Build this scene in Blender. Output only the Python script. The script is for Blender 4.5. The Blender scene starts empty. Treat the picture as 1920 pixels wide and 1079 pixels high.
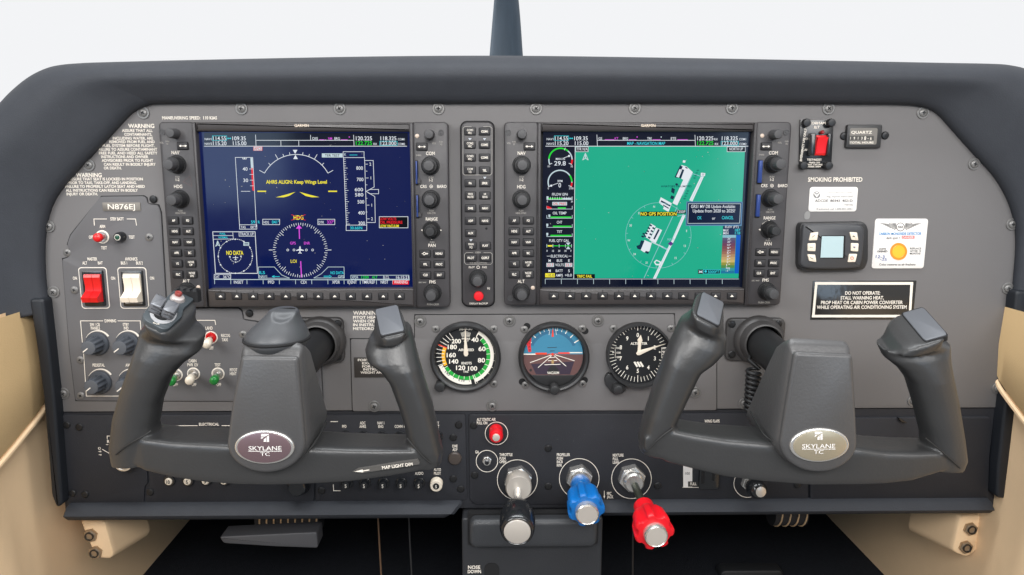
import bpy, math, random
import numpy as np
from mathutils import Vector, Matrix
random.seed(7)
scene = bpy.context.scene
COL = scene.collection
# ------------------------------------------------------------------ camera, world, lamps, exposure
F, D, TH, PS, PPX, PPY = 1373.0, 0.752, math.atan(229.5/1373.0), math.radians(0.8), 939.0, 539.5
cam = bpy.data.cameras.new('camera'); cam.sensor_fit = 'HORIZONTAL'; cam.sensor_width = 36
cam.lens = 36*F/1920; cam.shift_x = (960-PPX)/1920; cam.clip_start = 0.02; cam.clip_end = 200
camo = bpy.data.objects.new('camera', cam); COL.objects.link(camo)
camo.location = (0, -D, 0); camo.rotation_euler = (math.pi/2-TH, 0, -PS); scene.camera = camo
world = bpy.data.worlds.new('World'); scene.world = world; world.use_nodes = True
bg = world.node_tree.nodes['Background']; bg.inputs[0].default_value = (0.98, 0.99, 1.0, 1); bg.inputs[1].default_value = 0.30
scene.view_settings.view_transform = 'Standard'; scene.view_settings.look = 'None'
scene.view_settings.exposure = 0; scene.view_settings.gamma = 1; scene.view_settings.use_curve_mapping = False
def lamp(name, loc, target, sx, sy, power, color):
    l = bpy.data.lights.new(name, 'AREA'); l.shape = 'RECTANGLE'; l.size = sx; l.size_y = sy; l.energy = power; l.color = color
    o = bpy.data.objects.new(name, l); COL.objects.link(o); o.location = loc
    o.rotation_euler = (Vector(target)-Vector(loc)).to_track_quat('-Z', 'Y').to_euler(); return o
lamp('windshield_light', (0.0, -0.25, 1.0), (0, -0.12, -0.1), 1.5, 0.25, 15, (0.95, 0.98, 1.0))
lamp('door_window_light', (-1.0, -1.15, 0.55), (0, -0.05, -0.1), 0.8, 0.55, 13, (1.0, 0.985, 0.965))
lamp('opposite_window_light', (0.85, -1.25, 0.55), (0.0, -0.05, -0.1), 0.7, 0.55, 9, (1.0, 0.985, 0.965))
lamp('panel_fill_light', (0.05, -1.25, 0.46), (0.03, 0, -0.16), 0.7, 0.34, 13, (1.0, 0.985, 0.97))  # fill lamp added behind the camera to brighten the panel centre
lamp('rear_left_window_light', (-0.95, -1.7, 0.12), (-0.3, 0, 0.0), 0.55, 0.5, 2.6, (0.55, 0.76, 1.0))
lamp('rear_right_window_light', (0.98, -1.7, 0.05), (0.3, 0, 0.0), 0.40, 0.6, 2.2, (0.55, 0.76, 1.0))

# ------------------------------------------------------------------ projection helpers: photo pixel -> point on the plane y = const
_f = np.array([math.sin(PS)*math.cos(TH), math.cos(PS)*math.cos(TH), -math.sin(TH)])
_r = np.array([math.cos(PS), -math.sin(PS), 0.0]); _u = np.cross(_r, _f)
def W(px, py, y=0.0):
    px = np.asarray(px, float); py = np.asarray(py, float)
    d = _f + np.multiply.outer((px-PPX)/F, _r) + np.multiply.outer((PPY-py)/F, _u)
    t = (y+D)/d[..., 1]
    return d*np.asarray(t)[..., None] + np.array([0, -D, 0])
def mpp(px, py, y=0.0): return float(np.linalg.norm(W(px+1, py, y)-W(px, py, y)))
def Z(x0, y0, s): return lambda X, Y: (x0+X*s, y0+Y*s)

# ------------------------------------------------------------------ materials
MATS = {}
def lin(c):
    return tuple(((v/255)/12.92 if v/255 <= 0.04045 else ((v/255+0.055)/1.055)**2.4) for v in c)
def mat(name, c, rough=0.5, metal=0.0, spec=0.5, bump=0, bscale=600, var=0, vscale=40, coat=0, rvar=0, stretch=None, dust=0):
    if name in MATS: return MATS[name]
    m = bpy.data.materials.new(name); m.use_nodes = True; nt = m.node_tree; b = nt.nodes['Principled BSDF']
    b.inputs['Base Color'].default_value = (*c, 1); b.inputs['Roughness'].default_value = rough
    b.inputs['Metallic'].default_value = metal; b.inputs['Specular IOR Level'].default_value = spec
    b.inputs['Coat Weight'].default_value = coat; b.inputs['Coat Roughness'].default_value = 0.15
    if bump or var or rvar or dust:
        tc = nt.nodes.new('ShaderNodeNewGeometry'); vec = tc.outputs['Position']
        if stretch:
            mp = nt.nodes.new('ShaderNodeMapping'); mp.inputs['Scale'].default_value = stretch
            nt.links.new(vec, mp.inputs['Vector']); vec = mp.outputs['Vector']
    if bump:
        n = nt.nodes.new('ShaderNodeTexNoise'); n.inputs['Scale'].default_value = bscale; n.inputs['Detail'].default_value = 3
        nt.links.new(vec, n.inputs['Vector'])
        bp = nt.nodes.new('ShaderNodeBump'); bp.inputs['Strength'].default_value = bump; bp.inputs['Distance'].default_value = 0.0006
        nt.links.new(n.outputs['Fac'], bp.inputs['Height']); nt.links.new(bp.outputs['Normal'], b.inputs['Normal'])
    col = None
    if var:
        n2 = nt.nodes.new('ShaderNodeTexNoise'); n2.inputs['Scale'].default_value = vscale; n2.inputs['Detail'].default_value = 6; n2.inputs['Roughness'].default_value = 0.7
        nt.links.new(vec, n2.inputs['Vector'])
        mx = nt.nodes.new('ShaderNodeMix'); mx.data_type = 'RGBA'
        mx.inputs[6].default_value = (*[v*(1-var) for v in c], 1); mx.inputs[7].default_value = (*[min(1, v*(1+var)) for v in c], 1)
        nt.links.new(n2.outputs['Fac'], mx.inputs[0]); nt.links.new(mx.outputs[2], b.inputs['Base Color']); col = mx.outputs[2]
    if dust:
        n4 = nt.nodes.new('ShaderNodeTexNoise'); n4.inputs['Scale'].default_value = 420; n4.inputs['Detail'].default_value = 2
        nt.links.new(vec, n4.inputs['Vector'])
        rp = nt.nodes.new('ShaderNodeMapRange'); rp.inputs[1].default_value = 0.70; rp.inputs[2].default_value = 0.78; rp.inputs[4].default_value = dust
        nt.links.new(n4.outputs['Fac'], rp.inputs[0])
        mx = nt.nodes.new('ShaderNodeMix'); mx.data_type = 'RGBA'; nt.links.new(rp.outputs[0], mx.inputs[0])
        if col: nt.links.new(col, mx.inputs[6])
        else: mx.inputs[6].default_value = (*c, 1)
        mx.inputs[7].default_value = (0.3, 0.29, 0.27, 1); nt.links.new(mx.outputs[2], b.inputs['Base Color'])
    if rvar:
        n3 = nt.nodes.new('ShaderNodeTexNoise'); n3.inputs['Scale'].default_value = 25; n3.inputs['Detail'].default_value = 5
        nt.links.new(vec, n3.inputs['Vector'])
        mr = nt.nodes.new('ShaderNodeMapRange'); mr.inputs[3].default_value = max(0.02, rough-rvar); mr.inputs[4].default_value = min(1, rough+rvar)
        nt.links.new(n3.outputs['Fac'], mr.inputs[0]); nt.links.new(mr.outputs[0], b.inputs['Roughness'])
    MATS[name] = m; return m
def emit(name, c, s=1.0, spec=0.15):
    if name in MATS: return MATS[name]
    m = mat(name, (0.002, 0.002, 0.003), 0.12, 0, spec, rvar=0.07); b = m.node_tree.nodes['Principled BSDF']
    b.inputs['Emission Color'].default_value = (*lin(c), 1); b.inputs['Emission Strength'].default_value = s
    return m
PANEL = mat('panel_grey_paint', (0.150, 0.144, 0.144), 0.62, 0, 0.2, 0.15, 1100, 0.045, 14, rvar=0.08, dust=0.06)
PANEL2 = mat('switch_panel_grey_paint', (0.120, 0.117, 0.121), 0.6, 0, 0.2, 0.15, 1100, 0.04, 14, rvar=0.08, dust=0.06)
BLACKP = mat('black_panel_paint', (0.023, 0.024, 0.029), 0.6, 0, 0.3, 0.4, 1100, 0.15, 40, rvar=0.1, dust=0.07)
BEZEL = mat('bezel_charcoal', (0.038, 0.035, 0.037), 0.42, 0, 0.45, 0.2, 1300, 0.08, 60, rvar=0.08, dust=0.05)
BEZ2 = mat('bezel_soft_bar', (0.042, 0.037, 0.037), 0.38, 0, 0.5, 0.15, 1200, 0.08, 30, rvar=0.1)
BUTTON = mat('button_rubber', (0.017, 0.016, 0.018), 0.5, 0, 0.4)
KNOB = mat('knob_black_rubber', (0.012, 0.012, 0.013), 0.45, 0, 0.5, 0.2, 900)
KNOBT = mat('knob_tip_grey', (0.045, 0.044, 0.046), 0.5, 0, 0.5, 0.2, 900)
DIMK = mat('dimmer_grey_plastic', (0.055, 0.062, 0.075), 0.5, 0, 0.4)
GAP = mat('shadow_gap_black', (0.004, 0.004, 0.005), 0.8)
LEATHER = mat('glareshield_black_vinyl', (0.031, 0.034, 0.041), 0.62, 0, 0.3, 0.4, 900, 0.15, 60, rvar=0.08)
YOKE = mat('yoke_dark_grey_vinyl', (0.031, 0.031, 0.0315), 0.36, 0, 0.6, 0.22, 420, 0.08, 50, rvar=0.04, dust=0.03)
YOKEF = mat('yoke_pod_vinyl', (0.064, 0.063, 0.064), 0.38, 0, 0.55, 0.35, 420, 0.08, 50, rvar=0.05)
CAPG = mat('pod_cap_satin_grey', (0.062, 0.065, 0.070), 0.42, 0.1, 0.5, 0.15, 900)
PLATE = mat('grip_blank_plate', (0.10, 0.106, 0.118), 0.42, 0.0, 0.5)
SEAM = mat('seam_thread', (0.012, 0.012, 0.012), 0.7)
SCREW = mat('grey_screw', (0.17, 0.165, 0.16), 0.38, 0.3, 0.5, rvar=0.1)
SCREWB = mat('black_screw', (0.02, 0.02, 0.021), 0.35, 0.4, 0.5)
STEEL = mat('bright_steel', (0.66, 0.64, 0.61), 0.25, 0.8, 0.5, rvar=0.08)
ALU = mat('turned_aluminium', (0.70, 0.64, 0.57), 0.33, 0.55, 0.5, rvar=0.06)
PRINT = mat('white_print', lin((228, 220, 208)), 0.7)
PRINTD = mat('grey_print', lin((150, 146, 140)), 0.7)
INKB = mat('black_ink', (0.02, 0.02, 0.02), 0.7)
INKG = mat('grey_ink', (0.22, 0.22, 0.22), 0.7)
RED = mat('red_plastic', lin((205, 12, 16)), 0.35, 0, 0.5, coat=0.2)
REDK = mat('red_knob_plastic', lin((214, 12, 28)), 0.4, 0, 0.5, coat=0.12, rvar=0.1)
BLUEK = mat('blue_knob_plastic', lin((0, 100, 174)), 0.4, 0, 0.5, coat=0.12, rvar=0.1)
BLACKK = mat('black_glossy_knob', (0.009, 0.010, 0.012), 0.22, 0, 0.5, coat=0.4)
IVORY = mat('ivory_plastic', lin((226, 214, 196)), 0.4, 0, 0.5)
GREEN = mat('green_plastic', lin((20, 120, 45)), 0.3, 0, 0.5, coat=0.3)
WHITE = mat('white_sticker', lin((226, 222, 218)), 0.45, 0, 0.4)
CYANSD = mat('blue_memory_card', lin((44, 66, 128)), 0.4)
DOT = mat('sensor_dot', lin((190, 172, 156)), 0.35)
DIAL = mat('dial_black', (0.012, 0.013, 0.015), 0.5, 0, 0.3)
RING = mat('gauge_bezel_black', (0.022, 0.022, 0.023), 0.4, 0, 0.5, 0.15, 900)
BEIGE = mat('beige_side_vinyl', (0.64, 0.45, 0.235), 0.6, 0, 0.3, 0.35, 700, 0.06, 20)
BEIGE2 = mat('beige_kick_panel', (0.82, 0.595, 0.37), 0.55, 0, 0.3, 0.25, 700, 0.06, 20)
CARPET = mat('dark_carpet', (0.016, 0.018, 0.023), 0.95, 0, 0.1, 1.0, 900, 0.4, 200)
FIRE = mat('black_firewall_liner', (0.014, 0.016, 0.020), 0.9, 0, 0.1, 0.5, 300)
PEDG = mat('pedestal_charcoal', (0.022, 0.023, 0.026), 0.45, 0, 0.4, 0.4, 800, 0.12, 60)
BLADE = mat('propeller_blue_grey', (0.06, 0.085, 0.115), 0.4, 0.2, 0.5, 0.3, 500, 0.35, 60, stretch=(1, 1, 0.15))

# ------------------------------------------------------------------ mesh helpers
ORG = {}
def mk(name, verts, faces, m, parent=None, smooth=35, kind=None, origin=None):
    v = np.asarray(verts, float).reshape(-1, 3)
    o0 = np.array(origin) if origin is not None else (v.min(0)+v.max(0))/2
    me = bpy.data.meshes.new(name); me.from_pydata((v-o0).tolist(), [], [list(map(int, f)) for f in faces])
    me.materials.append(m)
    if smooth:
        me.polygons.foreach_set('use_smooth', [True]*len(me.polygons)); me.set_sharp_from_angle(angle=math.radians(smooth))
    me.update()
    return put(me, name, o0, parent, kind)
def put(me, name, loc, parent=None, kind=None):
    o = bpy.data.objects.new(name, me); COL.objects.link(o)
    loc = np.asarray(loc, float)
    if parent is not None: o.parent = parent; o.location = (loc-ORG[parent.name]).tolist()
    else: o.location = loc.tolist()
    ORG[o.name] = loc
    if kind: o['kind'] = kind
    return o
def tag(o, label, cat, group=None):
    o['label'] = label; o['category'] = cat
    if group: o['group'] = group
    return o
def thing(name, label, cat, loc, group=None):
    o = bpy.data.objects.new(name, None); COL.objects.link(o); o.location = list(map(float, loc)); o.empty_display_size = 0.01
    ORG[o.name] = np.asarray(loc, float); return tag(o, label, cat, group)
def clean(poly):
    p = [tuple(a) for a in poly]; a = sum(p[i][0]*p[(i+1) % len(p)][1]-p[(i+1) % len(p)][0]*p[i][1] for i in range(len(p)))
    return p if a > 0 else p[::-1]           # counter-clockwise in (x, z)
def inset(poly, d):
    n = len(poly); out = []
    for i in range(n):
        a, b, c = np.array(poly[i-1]), np.array(poly[i]), np.array(poly[(i+1) % n])
        e1 = b-a; e2 = c-b; e1 = e1/(np.linalg.norm(e1)+1e-12); e2 = e2/(np.linalg.norm(e2)+1e-12)
        n1 = np.array([-e1[1], e1[0]]); n2 = np.array([-e2[1], e2[0]]); k = n1+n2; l = np.dot(k, k)
        out.append(tuple(b+(k*(2*d/l) if l > 0.5 else n1*d)))
    return out
def prism(poly, yb, yf, bev=0.0008, steps=2):
    """closed outline (x,z) pushed from y=yb to the front y=yf (nearer the camera), rounded front edge"""
    p = clean(poly); rings = [(p, yb)]
    if bev:
        for k in range(steps+1):
            a = math.pi/2*k/steps; rings.append((inset(p, bev*(1-math.cos(a))), yf+bev*(1-math.sin(a))))
    else: rings.append((p, yf))
    n = len(p); v = []; f = []
    for q, y in rings: v += [(x, y, z) for x, z in q]
    for r in range(len(rings)-1):
        for i in range(n):
            j = (i+1) % n; f.append((r*n+i, r*n+j, (r+1)*n+j, (r+1)*n+i))
    f.append(tuple((len(rings)-1)*n+i for i in range(n))); f.append(tuple(range(n-1, -1, -1)))
    return v, f
def rrect(x0, z0, x1, z1, r, n=5):
    x0, x1 = min(x0, x1), max(x0, x1); z0, z1 = min(z0, z1), max(z0, z1); r = min(r, (x1-x0)/2.01, (z1-z0)/2.01); p = []
    for cx, cz, a0 in ((x1-r, z1-r, 0), (x0+r, z1-r, 90), (x0+r, z0+r, 180), (x1-r, z0+r, 270)):
        for k in range(n+1):
            a = math.radians(a0+90*k/n); p.append((cx+r*math.cos(a), cz+r*math.sin(a)))
    return p
def wpoly(pts, y=0.0): return [(float(q[0]), float(q[2])) for q in (W(x, z, y) for x, z in pts)]
def rpoly(pts, r=6, n=4):
    """round the corners of a pixel outline"""
    out = []; m = len(pts)
    for i in range(m):
        a, b, c = (np.array(pts[i-1], float), np.array(pts[i], float), np.array(pts[(i+1) % m], float))
        la, lc = np.linalg.norm(a-b), np.linalg.norm(c-b); q = min(r, la*0.45, lc*0.45)
        p0 = b+(a-b)/la*q; p1 = b+(c-b)/lc*q
        for k in range(n+1):
            t = k/n; out.append(tuple((1-t)**2*p0+2*t*(1-t)*b+t*t*p1))
    return out
def smoothpts(pts, n=6, closed=False):
    P = [np.array(p, float) for p in pts]; out = []; m = len(P)
    for i in range(m if closed else m-1):
        p0 = P[i-1] if (closed or i > 0) else P[0]; p1 = P[i]; p2 = P[(i+1) % m]; p3 = P[(i+2) % m] if (closed or i+2 < m) else P[-1]
        for k in range(n):
            t = k/n; out.append(0.5*((2*p1)+(p2-p0)*t+(2*p0-5*p1+4*p2-p3)*t*t+(3*p1-p0-3*p2+p3)*t**3))
    if not closed: out.append(P[-1])
    return out
def lathe(prof, n=32, closed=True):
    """profile of (distance towards the camera, radius) about the -y axis"""
    v = []; f = []
    for d, r in prof:
        for k in range(n):
            a = 2*math.pi*k/n; v.append((r*math.cos(a), -d, r*math.sin(a)))
    for i in range(len(prof)-1):
        for k in range(n):
            j = (k+1) % n; f.append((i*n+k, i*n+j, (i+1)*n+j, (i+1)*n+k))
    if closed: f.append(tuple(range(n-1, -1, -1))); f.append(tuple((len(prof)-1)*n+k for k in range(n)))
    return v, f
def fluted(prof, n, amp, k, sq=1.0):
    v = []; f = []
    for d, r, am in prof:
        for i in range(n):
            a = 2*math.pi*i/n; c = math.cos(a*k); rr = r*(1-am*amp*(0.5-0.5*math.copysign(abs(c)**sq, c)))
            v.append((rr*math.cos(a), -d, rr*math.sin(a)))
    for i in range(len(prof)-1):
        for q in range(n):
            j = (q+1) % n; f.append((i*n+q, i*n+j, (i+1)*n+j, (i+1)*n+q))
    f.append(tuple(range(n-1, -1, -1))); f.append(tuple((len(prof)-1)*n+q for q in range(n)))
    return v, f
def aim(v, p, q):
    """turn geometry built on the -y axis so that it starts at p and points at q"""
    d = Vector(q)-Vector(p); R = Vector((0, -1, 0)).rotation_difference(d).to_matrix()
    return [tuple(R @ Vector(a)+Vector(p)) for a in v]
def sh(v, o): return (np.asarray(v, float)+np.asarray(o, float))
def tube(path, r, n=8, caps=True):
    P = [np.asarray(p, float) for p in path]; v = []; f = []; ref = np.array([0.31, 0.2, 0.93])
    for i, p in enumerate(P):
        t = P[min(i+1, len(P)-1)]-P[max(i-1, 0)]; t = t/(np.linalg.norm(t)+1e-12)
        a = np.cross(t, ref); a /= np.linalg.norm(a); b = np.cross(t, a); rr = r[i] if hasattr(r, '__len__') else r
        for k in range(n):
            w = 2*math.pi*k/n; v.append(p+rr*(a*math.cos(w)+b*math.sin(w)))
    for i in range(len(P)-1):
        for k in range(n):
            j = (k+1) % n; f.append((i*n+k, i*n+j, (i+1)*n+j, (i+1)*n+k))
    if caps: f.append(tuple(range(n-1, -1, -1))); f.append(tuple((len(P)-1)*n+k for k in range(n)))
    return v, f
def loft(rings, caps=True):
    n = len(rings[0]); v = [p for r in rings for p in r]; f = []
    for i in range(len(rings)-1):
        for k in range(n):
            j = (k+1) % n; f.append((i*n+k, i*n+j, (i+1)*n+j, (i+1)*n+k))
    if caps: f.append(tuple(range(n-1, -1, -1))); f.append(tuple((len(rings)-1)*n+k for k in range(n)))
    return v, f
def merge(*parts):
    v = []; f = []
    for a, b in parts:
        o = len(v); v += [tuple(p) for p in a]; f += [tuple(i+o for i in q) for q in b]
    return v, f
def box(x0, x1, y0, y1, z0, z1):
    v = [(x, y, z) for z in (z0, z1) for y in (y0, y1) for x in (x0, x1)]
    return v, [(0, 2, 3, 1), (4, 5, 7, 6), (0, 1, 5, 4), (2, 6, 7, 3), (0, 4, 6, 2), (1, 3, 7, 5)]
def meshdata(name, vf, m, smooth=35):
    me = bpy.data.meshes.new(name); me.from_pydata([tuple(map(float, p)) for p in vf[0]], [], vf[1]); me.materials.append(m)
    if smooth:
        me.polygons.foreach_set('use_smooth', [True]*len(me.polygons)); me.set_sharp_from_angle(angle=math.radians(smooth))
    return me

# ------------------------------------------------------------------ glyphs of the built-in font, measured once
GL = {}
def load_glyphs():
    chars = [chr(c) for c in range(33, 127)]+['°']; objs = []
    def mkc(s, off):
        c = bpy.data.curves.new('t', 'FONT'); c.body = s; c.size = 1; c.resolution_u = 3; c.offset = off
        o = bpy.data.objects.new('t', c); COL.objects.link(o); objs.append(o); return o
    jobs = [(wt, ch, mkc(ch, off), mkc('H'+ch+'H', 0)) for wt, off in (('r', 0.008), ('b', 0.024)) for ch in chars]
    hh = mkc('HH', 0); H = mkc('H', 0)
    dg = bpy.context.evaluated_depsgraph_get(); dg.update()
    def ms(o):
        m = bpy.data.meshes.new_from_object(o.evaluated_get(dg))
        v = np.array([q.co[:2] for q in m.vertices]).reshape(-1, 2); f = [tuple(p.vertices) for p in m.polygons]; bpy.data.meshes.remove(m); return v, f
    vh = ms(hh)[0]; whh = np.ptp(vh[:, 0]); cap = ms(H)[0][:, 1].max()
    for wt, ch, o1, o2 in jobs:
        v, f = ms(o1); adv = np.ptp(ms(o2)[0][:, 0])-whh
        GL[wt, ch] = (v/cap, f, adv/cap)
    for o in objs:
        c = o.data; bpy.data.objects.remove(o); bpy.data.curves.remove(c)
load_glyphs()
def layout(s, wt='r', mono=0):
    x = 0; v = []; f = []
    for ch in s:
        if ch == ' ': x += mono or 0.42; continue
        g = GL.get((wt, ch)) or GL[wt, '-']; gv, gf, ad = g
        o = len(v)
        if mono:
            w = np.ptp(gv[:, 0]); k = min(1.0, mono*0.86/w); ox = x+mono/2-(gv[:, 0].min()+w/2)*k
            v += [(a*k+ox, b) for a, b in gv]; x += mono
        else: v += [(a+x, b) for a, b in gv]; x += ad
        f += [tuple(i+o for i in q) for q in gf]
    return np.array(v).reshape(-1, 2), f
class Ink:
    """flat print on the plane y (pixel coordinates of the photograph turned into points of that plane)"""
    def __init__(s, y, tf=None): s.y = y; s.b = {}; s.n = 0; s.tf = tf or (lambda X, Y: (X, Y)); s.k = 1.0
    def add(s, v, f, m):
        s.n += 1; dy = -3e-6*s.n
        s.b.setdefault(m.name, (m, []))[1].append(([(p[0], p[1]+dy, p[2]) for p in v], f))
    def poly(s, pts, m):
        p = [s.tf(*q) for q in pts]
        a = sum(p[i][0]*p[(i+1) % len(p)][1]-p[(i+1) % len(p)][0]*p[i][1] for i in range(len(p)))
        if a > 0: p = p[::-1]
        P = W([q[0] for q in p], [q[1] for q in p], s.y); s.add(P, [tuple(range(len(P)))], m)
    def rect(s, x0, y0, x1, y1, m): s.poly([(x0, y0), (x1, y0), (x1, y1), (x0, y1)], m)
    def line(s, pts, w, m, closed=False):
        pts = [np.array(p, float) for p in pts]
        if closed: pts = pts+[pts[0]]
        for a, b in zip(pts[:-1], pts[1:]):
            d = b-a; l = np.linalg.norm(d)
            if l < 1e-6: continue
            d /= l; n = np.array([-d[1], d[0]])*w/2; e = d*w*0.3
            s.poly([a-e+n, b+e+n, b+e-n, a-e-n], m)
    def frame(s, x0, y0, x1, y1, w, m): s.line([(x0, y0), (x1, y0), (x1, y1), (x0, y1)], w, m, True)
    def arc(s, cx, cy, r0, r1, a0, a1, m, n=None):
        """annulus piece, angles in degrees clockwise from the top"""
        n = n or max(4, int(abs(a1-a0)/6)); v = []; 
        for k in range(n+1):
            a = math.radians(a0+(a1-a0)*k/n); v += [s.tf(cx+r0*math.sin(a), cy-r0*math.cos(a)), s.tf(cx+r1*math.sin(a), cy-r1*math.cos(a))]
        P = W([q[0] for q in v], [q[1] for q in v], s.y); s.add(P, [(2*k, 2*k+2, 2*k+3, 2*k+1) for k in range(n)], m)
    def disc(s, cx, cy, r, m, n=18): s.poly([(cx+r*math.cos(2*math.pi*k/n), cy+r*math.sin(2*math.pi*k/n)) for k in range(n)], m)
    def tick(s, cx, cy, r0, r1, a, w, m):
        a = math.radians(a); s.line([(cx+r0*math.sin(a), cy-r0*math.cos(a)), (cx+r1*math.sin(a), cy-r1*math.cos(a))], w, m)
    def text(s, t, cx, cy, h, m, wd=None, x0=None, x1=None, al='c', wt='r', mono=0, xs=0.86, rot=0, dy=0):
        """cap height h and width wd in the coordinates of the ink; (cx,cy) centre (or left/right end) of the capitals"""
        v, f = layout(t, wt, mono)
        if not len(v): return
        v = v-[v[:, 0].min(), 0.5]; wn = v[:, 0].max()
        if x0 is not None: cx = (x0+x1)/2; wd = x1-x0
        k0 = s.tf(1, 0)[0]-s.tf(0, 0)[0]; sx = (wd/wn) if wd else h*xs
        v = v*[sx, h]*k0
        off = {'c': wn*sx*k0/2, 'l': 0, 'r': wn*sx*k0}[al]; v[:, 0] -= off
        px, py = s.tf(cx, cy); c = W(px, py, s.y-dy); q = mpp(px, py, s.y)
        if rot:
            a = math.radians(rot); v = v @ np.array([[math.cos(a), math.sin(a)], [-math.sin(a), math.cos(a)]])
        P = np.stack([c[0]+v[:, 0]*q, np.full(len(v), c[1]), c[2]+v[:, 1]*q], 1)
        s.add(P, f, m)
    def flush(s, name, parent):
        out = []
        for m, pr in s.b.values():
            for g_ in ([[p] for p in pr] if len(pr) <= 6 else [pr]):      # a few marks: one by one; many: one print of them all
                v, f = merge(*g_); out.append(mk(name, v, f, m, parent, smooth=0, kind='stuff' if len(g_) > 6 else None))
        s.b = {}; return out

# ------------------------------------------------------------------ the setting: side walls, floor, firewall, added light blocker
FLOOR = -0.572; XL, XR = -0.490, 0.553
def sky():
    v = []; f = []; n, m = 24, 16                       # bright haze in front of and above the aircraft; the cabin behind the camera stays dim
    for i in range(m+1):
        e = math.radians(-28+118*i/m)
        for k in range(n+1):
            a = math.radians(-15+210*k/n); v.append((40*math.cos(e)*math.cos(a), 40*math.cos(e)*math.sin(a), 40*math.sin(e)))
    for i in range(m):
        for k in range(n): f.append((i*(n+1)+k, i*(n+1)+k+1, (i+1)*(n+1)+k+1, (i+1)*(n+1)+k))
    mk('sky', v, f, emit('bright_overcast', (243, 244, 246), 1.0, 0.0), kind='structure', smooth=60)
sky()
mk('floor', *box(-0.75, 0.85, -0.02, 0.62, FLOOR-0.03, FLOOR), CARPET, kind='structure', smooth=0)
mk('firewall', *box(-0.75, 0.85, 0.60, 0.64, FLOOR, 0.05), FIRE, kind='structure', smooth=0)
def wall(x, sgn, name):
    ys = np.linspace(-0.42, 0.60, 42); zs = np.linspace(FLOOR, -0.148, 30); v = []; f = []
    for y in ys:
        for z in zs:
            b = 0.014*math.exp(-((y+0.058+0.30*(z+0.45))/0.028)**2)*(1 if z < -0.22 else math.exp(-((z+0.22)/0.04)**2))
            v.append((x+sgn*b*0.9, y, z))
    nz = len(zs)
    for i in range(len(ys)-1):
        for j in range(nz-1): f.append((i*nz+j, (i+1)*nz+j, (i+1)*nz+j+1, i*nz+j+1))
    return mk(name, v, f, BEIGE2, kind='structure')
wl = wall(XL-0.003, 1, 'wall_left'); wr = wall(XR+0.003, -1, 'wall_right')
def on_wall(px, py, x):
    d = _f+_r*(px-PPX)/F+_u*(PPY-py)/F; t = x/d[0]; return d*t+np.array([0, -D, 0])
# upper door lining with its piping, a raised sheet on each wall
def lining(pts, x, sgn, label, name='door_lining'):
    P = [on_wall(a, b, x) for a, b in pts]; top = max(p[2] for p in P); t = thing(name, label, 'lining', P[0])
    top = -0.1475; v = []; f = []
    for p in P:
        for z, dx in ((p[2], 0.0), (p[2], 0.006), (p[2]+0.006, 0.010), (p[2]+(top-p[2])*0.5, 0.012), (top, 0.010)):
            v.append((x+sgn*dx, p[1], z))
    for i in range(len(P)-1):
        for j in range(4): f.append((i*5+j, (i+1)*5+j, (i+1)*5+j+1, i*5+j+1))
    mk('lining_panel', v, f, BEIGE, t)
    mk('piping', *tube([(x+sgn*0.008, p[1], p[2]-0.002) for p in P], 0.0032, 8), BEIGE2, t)
    return t
lining(smoothpts([(98, 705), (84, 738), (60, 775), (30, 812), (0, 848), (-60, 915), (-150, 1010)], 4), XL, 1, 'tan upper door lining with a curved piping edge left of the panel')
lining(smoothpts([(1875, 690), (1890, 724), (1920, 765), (1960, 815), (2010, 870), (2060, 920)], 4), XR, -1, 'tan upper door lining with a piping edge right of the panel')
# black sheet added under the panel to block light and keep the footwell dark
mk('footwell_light_blocker', *box(XL+0.03, XR-0.03, 0.012, 0.60, -0.352, -0.346), FIRE, kind='structure', smooth=0)

# propeller blade seen over the glareshield
def blade():
    yb = 1.35; prof = [(-60, 932, 966), (-20, 928, 970), (0, 926.5, 972), (30, 924, 975), (60, 921.5, 977.5), (90, 919, 979.5), (111, 917.5, 981), (150, 914, 984), (200, 912, 985)]
    rings = []
    for py, a, b in prof:
        A = W(a, py, yb-0.02); B = W(b, py, yb+0.02); c = (A+B)/2; u = (B-A)/2; n = np.array([u[1], -u[0], 0]); n = n/np.linalg.norm(n)
        ring = []
        for k in range(20):
            w = 2*math.pi*k/20; ring.append(c+u*math.cos(w)+n*0.009*math.sin(w)*(1+0.5*math.cos(w)))
        rings.append(ring)
    T = thing('propeller', 'blue grey scratched propeller blade standing up behind the glareshield', 'propeller', W(949, 200, 1.35)); mk('blade', *loft(rings), BLADE, T, smooth=40)
blade()

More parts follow.
